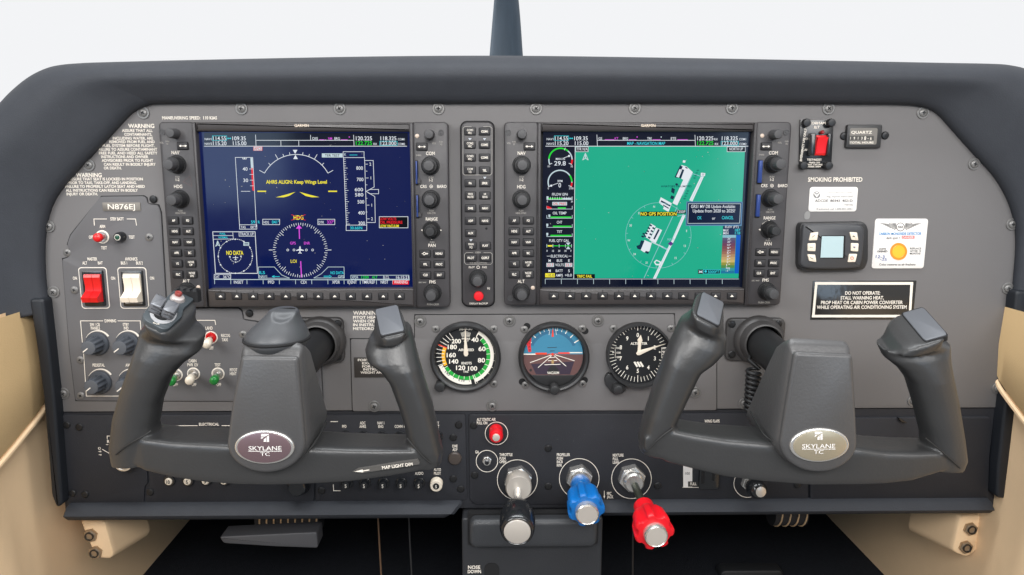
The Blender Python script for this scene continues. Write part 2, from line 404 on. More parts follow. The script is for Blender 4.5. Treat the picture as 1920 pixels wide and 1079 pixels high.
# ------------------------------------------------------------------ glareshield
def glareshield():
    inner = [(90, 583), (86, 560), (80, 520), (79, 455), (87, 402), (103, 364), (131, 328), (167, 289), (200, 254), (231, 220), (250, 203), (278, 190.5), (300, 187.5), (420, 187), (700, 187), (960, 187), (1250, 187), (1560, 188), (1690, 189), (1733, 195), (1760, 208), (1790, 240), (1830, 285), (1870, 330), (1895, 375), (1908, 420), (1910, 465), (1906, 520), (1902, 560), (1899, 590)]
    outer = [(-230, 655), (-240, 600), (-225, 480), (-190, 390), (-130, 310), (-70, 250), (0, 203), (32, 172), (62, 148), (92, 134), (118, 128.5), (150, 126), (200, 124), (400, 119), (700, 113), (950, 111.5), (1230, 115), (1560, 121), (1760, 125), (1850, 126.5), (1890, 129), (1925, 138), (1965, 165), (2010, 215), (2060, 280), (2110, 350), (2150, 430), (2170, 500), (2180, 590), (2180, 650)]
    I = smoothpts(inner, 4); O = smoothpts(outer, 4)
    prof = [(0.0, 0.004), (0.0, -0.004), (0.015, -0.006), (0.06, -0.0085), (0.15, -0.011), (0.28, -0.0145), (0.40, -0.0175), (0.47, -0.019), (0.54, -0.0195), (0.61, -0.0188), (0.69, -0.0165), (0.77, -0.012), (0.85, -0.0055), (0.92, 0.004), (0.97, 0.015), (1.0, 0.030), (1.0, 0.06), (0.99, 0.18), (0.96, 0.58)]
    rings = []
    for a, b in zip(I, O):
        A = W(a[0], a[1], 0.0); B = W(b[0], b[1], 0.02); ring = []
        for t, y in prof: 
            p = A+(B-A)*t; ring.append((p[0], y, p[2]))
        rings.append(ring)
    n = len(prof); v = [p for r in rings for p in r]; f = []
    for i in range(len(rings)-1):
        for k in range(n-1): f.append((i*n+k, i*n+k+1, (i+1)*n+k+1, (i+1)*n+k))
    o = mk('glareshield', v, f, LEATHER, smooth=60)
    # thickness at the open lower ends
    s = o.modifiers.new('thickness', 'SOLIDIFY'); s.thickness = 0.004; s.offset = -1
    tag(o, 'black grained padded glareshield hood arching over the whole panel', 'glareshield')
glareshield()

# ------------------------------------------------------------------ instrument panel, upper grey plate
OUT = [(110, 773), (100, 660), (90, 585), (82, 515), (80, 455), (88, 402), (103, 364), (131, 328), (167, 289), (231, 220), (250, 203), (276, 191), (300, 187), (960, 186), (1690, 188), (1733, 195), (1760, 208), (1790, 240), (1830, 285), (1870, 330), (1895, 375), (1907, 420), (1909, 465), (1905, 520), (1897, 610), (1881, 758), (1876, 765)]
IP = thing('instrument_panel', 'wide grey painted aircraft instrument panel under the black glareshield', 'panel', W(990, 772, 0))
mk('panel_plate', *prism(wpoly(OUT), 0.008, 0.0, 0.0012), PANEL, IP)
scr_w = meshdata('screw', lathe([(0, 0.0062), (0.0009, 0.0062), (0.0013, 0.0058), (0.0013, 0.0046), (0.0009, 0.0043), (0.0009, 0.0040), (0.0018, 0.0038), (0.0024, 0.0030), (0.0026, 0.0012)], 24), SCREW)
scr_s = meshdata('screw', lathe([(0, 0.0040), (0.0008, 0.0040), (0.0014, 0.0032), (0.0017, 0.0014)], 20), SCREW)
scr_sb = meshdata('screw', lathe([(0, 0.0040), (0.0008, 0.0040), (0.0016, 0.0032), (0.0019, 0.0014)], 20), SCREWB)
def crossmesh(s, m):
    a, b = s, s*0.28; p = [(a, -b), (a, b), (b, b), (b, a), (-b, a), (-b, b), (-a, b), (-a, -b), (-b, -b), (-b, -a), (b, -a), (b, -b)]
    return meshdata('recess', prism(p, 0.0004, 0.0, 0), m, 0)
rec_w, rec_s = crossmesh(0.0019, GAP), crossmesh(0.0016, GAP)
def screw(px, py, par, y=0.0, kind='w'):
    me, rc, h = {'w': (scr_w, rec_w, 0.00265), 's': (scr_s, rec_s, 0.00175), 'b': (scr_sb, rec_s, 0.00195)}[kind]
    c = W(px, py, y); o = put(me, 'screw', c, par)
    if par is not None and par.type == 'EMPTY':
        r = put(rc, 'recess', c+np.array([0, -h, 0]), o); r.rotation_euler = (0, random.uniform(0, 1.57), 0)
    return o
for p in [(269, 212), (453, 204), (637, 204), (822, 204), (1005, 204), (1190, 203), (1372, 203), (1553, 204), (1730, 212), (167, 310), (1826, 308), (92, 425), (101, 548), (1889, 541), (1897, 421), (1870, 728), (120, 738), (1395, 757), (1712, 752)]: screw(*p, IP)
t = Ink(-0.0004)
z1 = Z(0, 100, 1/3.596)
t.text('MANEUVERING SPEED:  110 KIAS', 0, 221.5, 5.6, PRINT, x0=304, x1=407, wt='b'); t.flush('speed_lettering', IP)
t.tf = z1
t.text('WARNING', 0, 491, 26, PRINT, x0=865, x1=1040, wt='b')
for s, a, b, y in [('ASSURE THAT ALL', 822, 1028, 522), ('CONTAMINANTS,', 838, 1025, 548), ('INCLUDING WATER, ARE', 760, 1032, 574), ('REMOVED FROM FUEL AND', 737, 1043, 598), ('FUEL SYSTEM BEFORE FLIGHT.', 692, 1043, 624), ('FAILURE TO ASSURE CONTAMINANT', 655, 1060, 649), ('FREE FUEL AND HEED ALL SAFETY', 667, 1062, 674), ('INSTRUCTIONS AND OWNER', 682, 1000, 699), ('ADVISIORIES PRIOR TO FLIGHT', 686, 1033, 724), ('CAN RESULT IN BODILY INJURY', 700, 1050, 750), ('OR DEATH.', 700, 820, 775),
                   ('ASSURE THAT SEAT IS LOCKED IN POSITION', 465, 963, 849), ('PRIOR TO TAXI, TAKE-OFF, AND LANDING.', 456, 922, 874), ('FAILURE TO PROPERLY LATCH SEAT AND HEED', 440, 977, 899), ('ALL INSTRUCTIONS CAN RESULT IN BODILY', 444, 930, 925), ('INJURY OR DEATH.', 449, 660, 950)]:
    t.text(s, 0, y, 17.5, PRINT, x0=a, x1=b, wt='b')
    if s[:2] == 'OR': t.flush('warning_lettering', IP); t.text('WARNING', 0, 822, 26, PRINT, x0=512, x1=686, wt='b')
t.flush('warning_lettering', IP)
t.tf = lambda X, Y: (X, Y)
t.text('WARNING', 662, 587, 7, PRINT, wd=50, al='l', wt='b')
for s, y, w in [('PITOT HEAT', 595.5, 48), ('WHEN OPERATING', 602.5, 70), ('IN INSTRUMENT', 609.5, 66), ('METEOROLOGICAL', 616.7, 76)]: t.text(s, 662, y, 5, PRINT, wd=w, al='l', wt='b')
t.flush('warning_lettering', IP)
t.text('SMOKING PROHIBITED', 0, 337, 7.8, PRINT, x0=1515, x1=1617, wt='b')
t.flush('lettering', IP)
# smudge of old adhesive
sm = Ink(-0.0003); sm.poly(smoothpts([(1509, 411), (1508, 403), (1512, 397), (1518, 397), (1519, 405), (1516, 411)], 3, True), mat('adhesive_smear', (0.24, 0.235, 0.23), 0.6)); sm.flush('adhesive_mark', IP)

# gauge panel (lift-out plate with the three round gauges)
GP = thing('gauge_panel', 'grey lift-out plate carrying the three round standby gauges', 'panel', W(1000, 770, 0))
gpl = [(778, 591), (1264, 589), (1266, 650), (1343, 651), (1343, 769), (661.5, 771), (657.5, 636), (778, 636)]
mk('gap', *prism(wpoly([(776.5, 589.5), (1265.5, 587.5), (1267.5, 649), (1344.5, 649.5), (1344.5, 770), (660, 772), (656, 634.5), (776.5, 634.5)]), 0.001, -0.0002, 0), GAP, GP, 0)
mk('plate', *prism(wpoly(rpoly(gpl, 4)), 0.001, -0.0013, 0.0006), PANEL, GP)
for p in [(788, 603), (955, 602), (1121, 602), (702, 762), (923, 761), (1303, 736)]: screw(*p, GP, -0.0013)
for p in [(817, 617), (926, 617), (926, 720), (1150, 616), (1258, 616), (983, 618), (1092, 616), (985, 722), (1092, 720)]: screw(*p, GP, -0.0013, 's')
for p in [(988, 612), (1097, 621), (979, 716), (1096, 713)]: 
    c = W(*p, -0.0014); mk('slot', *(lambda vf: (sh(vf[0], c), vf[1]))(lathe([(0, 0.0036), (0.0003, 0.0036)], 14)), GAP, GP)

# switch panel on the left
SP = thing('switch_panel', 'raised grey switch panel left of the pilot display', 'panel', W(250, 752, 0))
spl = [(189, 369), (270, 368), (276, 372), (278, 383), (298, 385), (303, 400), (313, 577), (447, 578), (454, 583), (457, 600), (480, 603), (600, 640), (606, 753), (143, 751), (131, 652), (118, 486), (127, 484), (134, 478), (133, 468), (127, 460), (133, 442)]
mk('gap', *prism(wpoly([(x+(-1.6 if x < 180 else 0.8), y+(-1.5 if y < 640 else 1.5)) for x, y in spl]), 0.001, -0.0002, 0), GAP, SP, 0)
mk('plate', *prism(wpoly(rpoly(spl, 5)), 0.001, -0.0018, 0.0007), PANEL2, SP)
for p in [(280, 445), (140, 544), (151, 675), (152, 742), (456, 627)]: screw(*p, SP, -0.0018, 's')
for p in [(288, 374), (468, 588), (127, 474)]: screw(*p, SP, -0.0003, 's' if p[0] == 127 else 'b')
t = Ink(-0.0022)
L = t.line
def lab(s, x, y, h=5.6, **k): t.text(s, x, y, h, k.pop('m', PRINT), xs=k.pop('xs', 0.62), wt=k.pop('wt', 'b'), **k)
L([(177, 423), (176, 411), (200, 411)], 1.3, PRINT); L([(238, 411), (254, 411), (256, 423)], 1.3, PRINT); lab('STBY BATT', 219.5, 411)
for s, x, y in [('ARM', 192, 425), ('TEST', 195, 465), ('OFF', 171, 445), ('TEST', 247, 445), ('MASTER', 173, 486), ('ALT', 159, 493.5), ('BAT', 188, 493.5), ('AVIONICS', 246, 486), ('BUS 1', 232.5, 493.5), ('BUS 2', 261.5, 493.5), ('ON', 140.5, 522), ('ON', 212, 522), ('ON', 285, 522), ('DIMMING', 207, 602), ('SW / CB', 178, 609), ('PANELS', 179, 615.7), ('STBY', 236, 609), ('IND', 236.5, 615.7), ('PEDESTAL', 185, 685), ('AVIONICS', 247, 685), ('LAND', 392, 615.5), ('RECOG', 423, 629.5), ('TAXI', 421.5, 637.5), ('OFF', 396, 653), ('CABIN', 361, 677), ('PWR 12V', 361.5, 684.5), ('TEST', 408, 684.5), ('OFF', 329, 721.5), ('OFF', 364, 721.5), ('OFF', 410.5, 721.5)]: lab(s, x, y)
lab('PITOT', 431, 694, al='l'); lab('HEAT', 431, 701, al='l')
L([(154.5, 642), (151, 602), (193, 602)], 1.3, PRINT); L([(221, 602), (263, 602), (266, 642)], 1.3, PRINT); L([(157, 664), (162, 743), (262, 743), (258, 664)], 1.3, PRINT)
L([(340, 601), (403, 601), (404.5, 609)], 1.3, PRINT)
t.flush('lettering', SP)
# registration plate
def placard(name, label, cat, px, y, th, m, rad=2, bev=0.0002):
    th_ = thing(name, label, cat, W((px[0]+px[2])/2, px[3], y)); a = W(px[0], (px[1]+px[3])/2, y); b = W(px[2], (px[1]+px[3])/2, y)
    c = W((px[0]+px[2])/2, px[1], y); d = W((px[0]+px[2])/2, px[3], y)
    mk('plate', *prism(rrect(a[0], d[2], b[0], c[2], rad*mpp(px[0], px[1], y)), y+0.0003, y-th, bev), m, th_); return th_
pl = placard('registration_plate', 'small engraved plate reading N876EJ above the standby battery switch', 'placard', (193, 380, 264, 396), -0.0018, 0.0008, mat('brushed_plate', (0.17, 0.155, 0.135), 0.45, 0.3, 0.5, 0.3, 700), 1)
t = Ink(-0.0029); t.text('N876EJ', 0, 388, 9.5, PRINT, x0=202, x1=253); t.flush('lettering', pl)

# rocker switches
def rocker(px, m, fm, label):
    x0, y0, x1, y1, r = px; T = thing('rocker_switch', label, 'switch', W((x0+x1)/2, y1, -0.002), 'rocker switches')
    def rr(a, b, c, d, y, rad): 
        A = W(a, (b+d)/2, y); B = W(c, (b+d)/2, y); U = W((a+c)/2, b, y); V = W((a+c)/2, d, y); return rrect(A[0], V[2], B[0], U[2], rad*0.00055)
    mk('painted_outline', *prism(rr(x0, y0, x1, y1, -0.002, 6), -0.0016, -0.0021, 0), PRINT, T, 0)
    mk('surround', *prism(rr(x0+1.5, y0+1.5, x1-1.5, y1-1.5, -0.002, 5), -0.0016, -0.0023, 0), PANEL2, T, 0)
    mk('frame', *prism(rr(x0+7, y0+6, x1-7, y1-5, -0.003, 2), -0.0016, -0.0045, 0.0008), BLACKK, T)
    mk('well', *prism(rr(x0+11, y0+10, x1-11, y1-9, -0.003, 1), -0.002, -0.0047, 0), fm, T, 0)
    a = W(x0+11.5, 0.5*(y0+y1), -0.005); b = W(x1-11.5, 0.5*(y0+y1), -0.005); zt = W(0.5*(x0+x1), y0+13, -0.005)[2]; zb = W(0.5*(x0+x1), y1-13, -0.005)[2]
    cx = (a[0]+b[0])/2; hw = (b[0]-a[0])/2
    for s in (-1, 1):
        xa, xb = (cx-hw, cx-0.0002) if s < 0 else (cx+0.0002, cx+hw)
        prof = [(zt, -0.0040), (zt, -0.0075), (zt-0.003, -0.0085), ((zt+zb)/2+0.002, -0.0066), ((zt+zb)/2-0.003, -0.0072), (zb+0.006, -0.0165), (zb+0.001, -0.0150), (zb, -0.0045)]
        v = [(x, y, z) for x in (xa, xb) for z, y in prof]; n = len(prof)
        f = [(i, i+1, n+i+1, n+i) for i in range(n-1)]+[tuple(range(n))[::-1], tuple(range(n, 2*n))]
        mk('paddle', v, f, m, T, 25)
    return T
rocker((150, 501.5, 203, 579, 6), RED, BLACKK, 'red split master rocker switch')
rocker((223, 501.5, 277, 579, 6), IVORY, mat('grey_well', (0.25, 0.23, 0.21), 0.5), 'ivory split avionics bus rocker switch')

# toggle switches
def toggle(base, tip, m, label, sleeve=None, ringm=None):
    b = W(*base, -0.0018); T = thing('toggle_switch', label, 'switch', b, 'toggle switches')
    mk('painted_ring', *(lambda vf: (sh(vf[0], b), vf[1]))(lathe([(0, 0.0068), (0.0003, 0.0068), (0.0003, 0.0058)], 28)), PRINT, T)
    mk('nut', *(lambda vf: (sh(vf[0], b), vf[1]))(lathe([(0, 0.0056), (0.0012, 0.0056), (0.0026, 0.0048), (0.0026, 0.0036), (0.0008, 0.0033)], 28)), ringm or STEEL, T)
    q = W(*tip, -0.024); d = (q-b)/np.linalg.norm(q-b); p0 = b-d*0.001; Ln = float(np.linalg.norm(q-b))
    v, f = lathe([(0, 0.0016), (Ln*0.45, 0.0021), (Ln*0.55, 0.0022)], 14); mk('lever', aim(v, p0, q), f, sleeve or STEEL, T)
    v, f = lathe([(Ln*0.40, 0.0030), (Ln*0.42, 0.0036), (Ln*0.8, 0.0046), (Ln*0.93, 0.0045), (Ln*1.0, 0.0036), (Ln*1.03, 0.0018)], 20); mk('lever_cap', aim(v, p0, q), f, m, T, 60)
toggle((192, 444.5), (182, 446), RED, 'red capped toggle switch of the standby battery', RED)
toggle((396, 633), (386, 648), IVORY, 'ivory capped landing light toggle with red collar', None, RED)
toggle((330.5, 703), (319, 718.5), GREEN, 'green capped toggle half hidden behind the left yoke grip')
toggle((363, 701), (354, 716.5), IVORY, 'ivory capped toggle under CABIN PWR 12V')
toggle((409, 701), (400, 716.5), GREEN, 'green capped toggle under TEST beside the left yoke hub')
def pushlight(px, py):
    c = W(px, py, -0.0018); T = thing('indicator_lamp', 'small black and green test indicator beside the red toggle', 'lamp', c)
    mk('housing', *(lambda vf: (sh(vf[0], c), vf[1]))(lathe([(0, 0.0052), (0.006, 0.0050), (0.0085, 0.0040), (0.0085, 0.003)], 24)), BLACKK, T)
    mk('lens', *(lambda vf: (sh(vf[0], c), vf[1]))(lathe([(0.0084, 0.0028), (0.0092, 0.0024), (0.0096, 0.0010)], 20)), mat('dark_green_lens', (0.01, 0.06, 0.035), 0.2), T)
    mk('lens_ring', *(lambda vf: (sh(vf[0], c), vf[1]))(lathe([(0.0084, 0.0030), (0.0089, 0.0030), (0.0089, 0.0026)], 20)), PRINT, T)
pushlight(228, 444)
# dimmer knobs
def dimmer(px, py, label):
    c = W(px, py, -0.0018); T = thing('rotary_dimmer', label, 'dimmer', c, 'dimming knobs')
    mv = lambda vf: (sh(vf[0], c), vf[1])
    k = Ink(-0.0022); a = 24.5
    for q in range(18):
        a0 = -62+q*6.5; w0 = 0.6+q*0.17; k.arc(px, py, a-w0/2, a+w0/2, a0, a0+6.7, PRINT, 2)
    k.flush('painted_arc', T)
    mk('skirt', *mv(lathe([(0, 0.0122), (0.0018, 0.0122), (0.0030, 0.0112), (0.0032, 0.0085)], 40)), DIMK, T)
    mk('grip', *mv(fluted([(0.003, 0.0092, 1), (0.017, 0.0083, 1), (0.0178, 0.0078, 1)], 72, 0.16, 10)), DIMK, T, 30)
    mk('cap', *mv(lathe([(0.0177, 0.0072), (0.0184, 0.0070), (0.0186, 0.0060)], 32)), mat('dimmer_cap', (0.075, 0.082, 0.095), 0.5), T)
    a = math.radians(-128); d = np.array([math.sin(a), 0, math.cos(a)]); n = np.array([d[2], 0, -d[0]]); o = c+np.array([0, -0.0188, 0])
    mk('pointer_mark', [o+d*0.0005+n*0.0005, o+d*0.0069+n*0.0005, o+d*0.0069-n*0.0005, o+d*0.0005-n*0.0005], [(0, 1, 2, 3)], PRINT, T, 0)
for x, y, l in [(183, 645, 'dimmer knob under SW / CB PANELS'), (240, 645, 'dimmer knob under STBY IND'), (188, 717, 'dimmer knob under PEDESTAL'), (245, 717, 'dimmer knob half hidden behind the left yoke grip')]: dimmer(x, y, l)

# ------------------------------------------------------------------ display units
EW, EC, EM, EY, ER, EG = (emit('screen_white', (232, 238, 245), 0.95), emit('screen_cyan', (60, 225, 240), 0.9), emit('screen_magenta', (235, 90, 240), 0.9), emit('screen_yellow', (250, 235, 60), 0.95), emit('screen_red', (235, 30, 40), 0.95), emit('screen_green', (40, 225, 60), 0.9))
EK = emit('screen_black', (2, 6, 14), 1.0); ED = emit('screen_navy_reflection', (0, 18, 76), 1.0, 0.35); EH = emit('screen_header', (3, 12, 34), 1.0, 0.35)  # navy emission stands in for a blue reflection on the left screen
EP = emit('screen_pale', (205, 225, 232), 0.9); ET = emit('screen_taxiway', (150, 205, 215), 0.9)
BTW, BTH = 19.0, 12.6
button_me = meshdata('button', prism(rrect(-0.0052, -0.0034, 0.0052, 0.0034, 0.0008, 3), 0.0, -0.0022, 0.0005), BUTTON)
button_rim = meshdata('rim', prism(rrect(-0.0058, -0.0040, 0.0058, 0.0040, 0.0011, 3), 0.0, -0.0005, 0.0003), GAP)
soft_me = meshdata('soft_key', prism(rrect(-0.0046, -0.0031, 0.0046, 0.0031, 0.0006, 3), 0.0, -0.0013, 0.0004), BUTTON)
soft_rim = meshdata('rim', prism(rrect(-0.0052, -0.0037, 0.0052, 0.0037, 0.0009, 3), 0.0, -0.0004, 0.0002), GAP)
k_big = meshdata('knob', fluted([(0, 0.0084, 0), (0.001, 0.0084, 0), (0.001, 0.0079, 1), (0.0105, 0.0076, 1), (0.0115, 0.0070, 0.5)], 96, 0.05, 24), KNOB, 40)
k_in = meshdata('inner_knob', fluted([(0.011, 0.0056, 1), (0.0205, 0.0053, 1), (0.0215, 0.0047, 0.4), (0.0217, 0.003, 0)], 72, 0.05, 18), KNOBT, 40)
k_small = meshdata('knob', fluted([(0, 0.0050, 0), (0.001, 0.0050, 1), (0.0125, 0.0046, 1), (0.0135, 0.0040, 0.4), (0.0137, 0.0025, 0)], 60, 0.05, 15), KNOBT, 40)
k_range = meshdata('knob', fluted([(0, 0.0072, 0), (0.003, 0.0070, 1), (0.010, 0.0062, 1), (0.010, 0.0052, 1), (0.0185, 0.0050, 1), (0.0195, 0.0042, 0.3), (0.0196, 0.002, 0)], 72, 0.04, 18), KNOB, 40)
k_collar = meshdata('knob_well', lathe([(0, 0.0093), (0.0006, 0.0090), (0.0006, 0.0084)], 36), GAP)
led_me = meshdata('light_sensor', lathe([(0, 0.0021), (0.0006, 0.0020), (0.0010, 0.0012)], 18), DOT)
lock_me = meshdata('lock_screw', merge(lathe([(0, 0.0030), (0.0006, 0.0030), (0.0006, 0.0022), (0.0002, 0.0020)], 24), lathe([(0, 0.0009), (0.0007, 0.0009)], 10)), KNOBT)
CY = -0.0125     # front of the side columns
def legend(s, px, py, par, h=3.6, y=CY-0.0025, m=PRINT, wd=None, xs=0.78):
    k = Ink(y); ls = s.split('\n')
    for i, q in enumerate(ls): k.text(q, px, py+(i-(len(ls)-1)/2)*5.4, (h if len(ls) == 1 else h*0.95)*1.1, m, wt='b' if len(ls) == 1 else 'r', xs=xs, wd=wd)
    k.flush('legend', par)
def button(px, py, s, par, y=CY, h=3.8, m=PRINT):
    c = W(px, py, y); put(button_rim, 'button_rim', c, par); o = put(button_me, 'button', c, par)
    if s == '<>':
        k = Ink(y-0.0025); k.line([(px-6, py), (px+6, py)], 1.1, PRINT)
        for d in (-1, 1): k.poly([(px+d*7.5, py), (px+d*3.6, py-2.4), (px+d*3.6, py+2.4)], PRINT)
        k.flush('legend', o)
    elif s == 'D>':
        k = Ink(y-0.0025); k.arc(px-1.5, py, 1.6, 2.8, 0, 360, PRINT, 12); k.line([(px-6, py), (px-4, py)], 1, PRINT); k.line([(px+1, py), (px+4, py)], 1, PRINT); k.poly([(px+6, py), (px+2.8, py-2), (px+2.8, py+2)], PRINT); k.flush('legend', o)
    else: legend(s, px, py, o, h, y-0.0025, m)
    return o
def knob(px, py, par, big=True, y=CY):
    c = W(px, py, y)
    if big: put(k_collar, 'knob_well', c, par); o = put(k_big, 'knob', c, par); put(k_in, 'inner_knob', c, o)
    else: put(k_small, 'knob', c, par)
def rr_px(x0, y0, x1, y1, y, rad):
    A = W(x0, (y0+y1)/2, y); B = W(x1, (y0+y1)/2, y); U = W((x0+x1)/2, y0, y); V = W((x0+x1)/2, y1, y); return rrect(A[0], V[2], B[0], U[2], rad*0.00055)
def vert_quad(xt0, xt1, xb0, xb1, yt, yb, y, rad=0):
    P = [W(xt0, yt, y), W(xt1, yt, y), W(xb1, yb, y), W(xb0, yb, y)]
    x0 = (P[0][0]+P[3][0])/2; x1 = (P[1][0]+P[2][0])/2; z1 = (P[0][2]+P[1][2])/2; z0 = (P[2][2]+P[3][2])/2
    return rrect(x0, z0, x1, z1, rad*0.00055)
def colL(T, ks, txt):
    """left control column of a display: NAV side. ks gives the pixel positions"""
    for (px, py, s) in ks['buttons']: button(px, py, s, T, m=PRINT)
    for p in ks['big']: knob(*p, T)
    knob(*ks['small'], T, False)
    if 'range' in ks: put(k_collar, 'knob_well', W(*ks['range'], CY), T); put(k_range, 'knob', W(*ks['range'], CY), T)
    for p in ks.get('led', []): put(led_me, 'light_sensor', W(*p, CY), T)
    for p in ks.get('lock', []): put(lock_me, 'lock_screw', W(*p, CY), T)
    k = Ink(CY-0.0003)
    for s, x, y, h in txt:
        if s == '@': k.arc(x, y, 2.4, 3.2, 0, 360, PRINT, 16); k.poly([(x, y-1.5), (x+1.4, y+1), (x-1.4, y+1)], PRINT)
        else: k.text(s, x, y, h, PRINT if h > 4 else PRINTD, xs=0.84, wt='b' if h < 4 else 'r')
    if 'range' in ks:
        x, y = ks['range']; 
        for sg in (-1, 1):
            k.arc(x, y, 15.2, 16.6, sg*8, sg*52, PRINT, 6); k.poly([(x+sg*19.5, y), (x+sg*16, y-2.3), (x+sg*16, y+2.3)], PRINT)
        k.poly([(x, y-18.5), (x-3, y-15), (x+3, y-15)], PRINT); k.poly([(x, y+18.2), (x-3, y+15), (x+3, y+15)], PRINT)
    for (x, a, b) in ks.get('slot', []):
        c0 = W(x-3.2, a, CY); c1 = W(x+3.2, b, CY)
        mk('card_slot', *prism(rrect(c0[0], c1[2], c1[0], c0[2], 0.0006), CY+0.001, CY-0.0004, 0), GAP, T, 0)
        c0 = W(x-1.9, a+1.5, CY); c1 = W(x+1.9, b-3, CY)
        mk('memory_card', *prism(rrect(c0[0], c1[2], c1[0], c0[2], 0.0003), CY+0.001, CY-0.004, 0.0004), CYANSD, T)
        c = W(x+1.5, b-8, CY); mk('eject_tab', *box(c[0]-0.002, c[0]+0.003, CY-0.003, CY, c[2]-0.0022, c[2]+0.0018), BEZEL, T)
    k.flush('lettering', T)
def display(name, label, q):
    T = thing(name, label, 'display', W((q['TL'][0]+q['TR'][0])/2, q['yb'], 0), 'large avionics displays')
    yt, yb = q['yt'], q['yb']; (a0, a1), (b0, b1) = q['L'], q['R']; (c0, c1), (d0, d1) = q['Lb'], q['Rb']
    mk('housing', *prism(vert_quad(a0, b1, c0, d1, yt, yb, CY, 7), 0.001, -0.005, 0.0006), GAP, T)
    mk('control_column', *prism(vert_quad(a0, a1, c0, c1, yt, yb, CY, 8), -0.002, CY, 0.0014, 3), BEZEL, T)
    mk('control_column', *prism(vert_quad(b0, b1, d0, d1, yt, yb, CY, 8), -0.002, CY, 0.0014, 3), BEZEL, T)
    # bar over and bar with the soft keys under the screen, narrow rails at the sides
    s = q['S']; yS = -0.0065
    mk('top_bezel', *prism(vert_quad(a1+3, b0-3, a1+4, b0-2, yt+0.5, s[1]-1, -0.0145, 2), -0.002, -0.0145, 0.0022, 3), BEZ2, T)
    ys = q['soft'][1]
    mk('soft_key_bar', *prism(vert_quad(c1+3.5, d0-3.5, c1+4.5, d0-3, ys-13, yb-1.5, -0.0165, 2), -0.002, -0.0165, 0.0016, 3), BEZ2, T)
    for (xa, xb) in ((a1+1, c1+1), (b0-1, d0-1)):
        P = W(xa, yt, CY); Q = W(xb, yb, CY); x = (P[0]+Q[0])/2
        mk('rail', *prism(rrect(x-0.0016, Q[2]+0.0008, x+0.0016, P[2]-0.0008, 0.0005, 2), -0.002, -0.0152, 0.0008), BEZEL, T)
    P = vert_quad(s[0], s[2], s[4], s[5], s[1], s[3], yS)
    mk('screen', [(x, yS, z) for x, z in P], [tuple(range(len(P)))], q['bg'], T, 0)
    for i, x in enumerate(q['soft'][0]):
        c = W(x, ys, -0.0165); put(soft_rim, 'soft_key_rim', c, T); o = put(soft_me, 'soft_key', c, T)
        k = Ink(-0.0165-0.0016); k.poly([(x-3.6, ys+1.8), (x+3.6, ys+1.8), (x, ys-2.2)], PRINT); k.flush('legend', o)
        if i in q['marks']: k = Ink(-0.0169); k.line([(x, ys-11), (x, ys-6.5)], 0.9, GAP); k.flush('key_mark', T)
    k = Ink(-0.0149); gx, gy = q['brand']; k.text('GARMIN', gx, gy, 4.8, mat('brand_print', lin((206, 190, 172)), 0.6), wd=27, wt='b'); k.flush('maker_name', T)
    return T, Ink(yS-0.0003)
def header(g, z, k):
    g.tf = z
    f = dict(wt='r')
    g.rect(100, 128, 1765, 236, EH)
    g.text('NAV1', 0, 180, 17, EW, x0=k+104, x1=k+160); g.text('NAV2', 0, 218, 17, EW, x0=k+104, x1=k+165)
    g.rect(k+165, 152, k+285, 192, EC); g.rect(k+168, 155, k+282, 189, EK)
    for s, a, b, y in [('114.55', 172, 280, 174), ('109.35', 330, 440, 174), ('115.20', 172, 282, 214), ('115.00', 335, 445, 214)]: g.text(s, 0, y, 31, EW, x0=k+a, x1=k+b)
    g.line([(k+292, 174), (k+316, 174)], 4, EC); g.poly([(k+288, 174), (k+298, 166), (k+298, 182)], EC); g.poly([(k+321, 174), (k+311, 166), (k+311, 182)], EC)
    g.text('120.225', 0, 174, 31, EW, x0=1341, x1=1473); g.text('118.325', 0, 174, 31, EW, x0=1542, x1=1672); g.text('COM1', 0, 181, 17, EW, x0=1684, x1=1740)
    g.text('122.725', 0, 213, 31, EG, x0=1341, x1=1473); g.text('RX', 0, 220, 17, EW, x0=1485, x1=1514)
    g.rect(1535, 196, 1680, 233, EC); g.rect(1538, 199, 1677, 230, EK); g.text('123.000', 0, 214, 29, EW, x0=1543, x1=1672); g.text('COM2', 0, 220, 17, EW, x0=1685, x1=1743)
    g.line([(520, 145), (524, 236)], 4, EW); g.line([(522, 190), (1322, 190)], 4, EW); g.line([(1322, 147), (1326, 236)], 4, EW); g.line([(100, 238), (1757, 238)], 4.5, EW)

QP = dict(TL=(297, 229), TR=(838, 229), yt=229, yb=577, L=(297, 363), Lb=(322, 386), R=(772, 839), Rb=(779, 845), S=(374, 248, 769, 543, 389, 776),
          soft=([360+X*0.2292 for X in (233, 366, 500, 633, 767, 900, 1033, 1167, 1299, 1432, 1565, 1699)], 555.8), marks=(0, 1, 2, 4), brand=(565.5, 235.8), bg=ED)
T, g = display('primary_flight_display', 'left avionics display with flight page, painted blue reflection and NO DATA inset', QP)
zA = Z(360, 220, 0.22917); zB = Z(360, 400, 0.22917)
header(g, zA, 0)
g.flush('frequency_bar', T)
g.line([(727, 190), (728, 236)], 4, EW); g.line([(873, 190), (874, 236)], 4, EW); g.line([(970, 147), (971, 190)], 4, EW)
g.text('DIS', 0, 175, 20, EW, x0=986, x1=1030); g.text('NM', 0, 175, 19, EM, x0=1115, x1=1146); g.text('BRG', 0, 175, 20, EW, x0=1165, x1=1210)
for a, b in ((1042, 1082), (1090, 1096), (1220, 1272)): g.line([(a, 185), (b, 185)], 4, EM)
g.disc(1287, 163, 5, EM, 8)
g.rect(502, 241, 576, 275, ER); g.rect(505, 243, 573, 273, EP); g.text('AFCS', 0, 258, 22, ER, x0=509, x1=569)
g.flush('title_bar', T)
g.arc(853, 602, 294, 299, -61, 61, EW, 30)
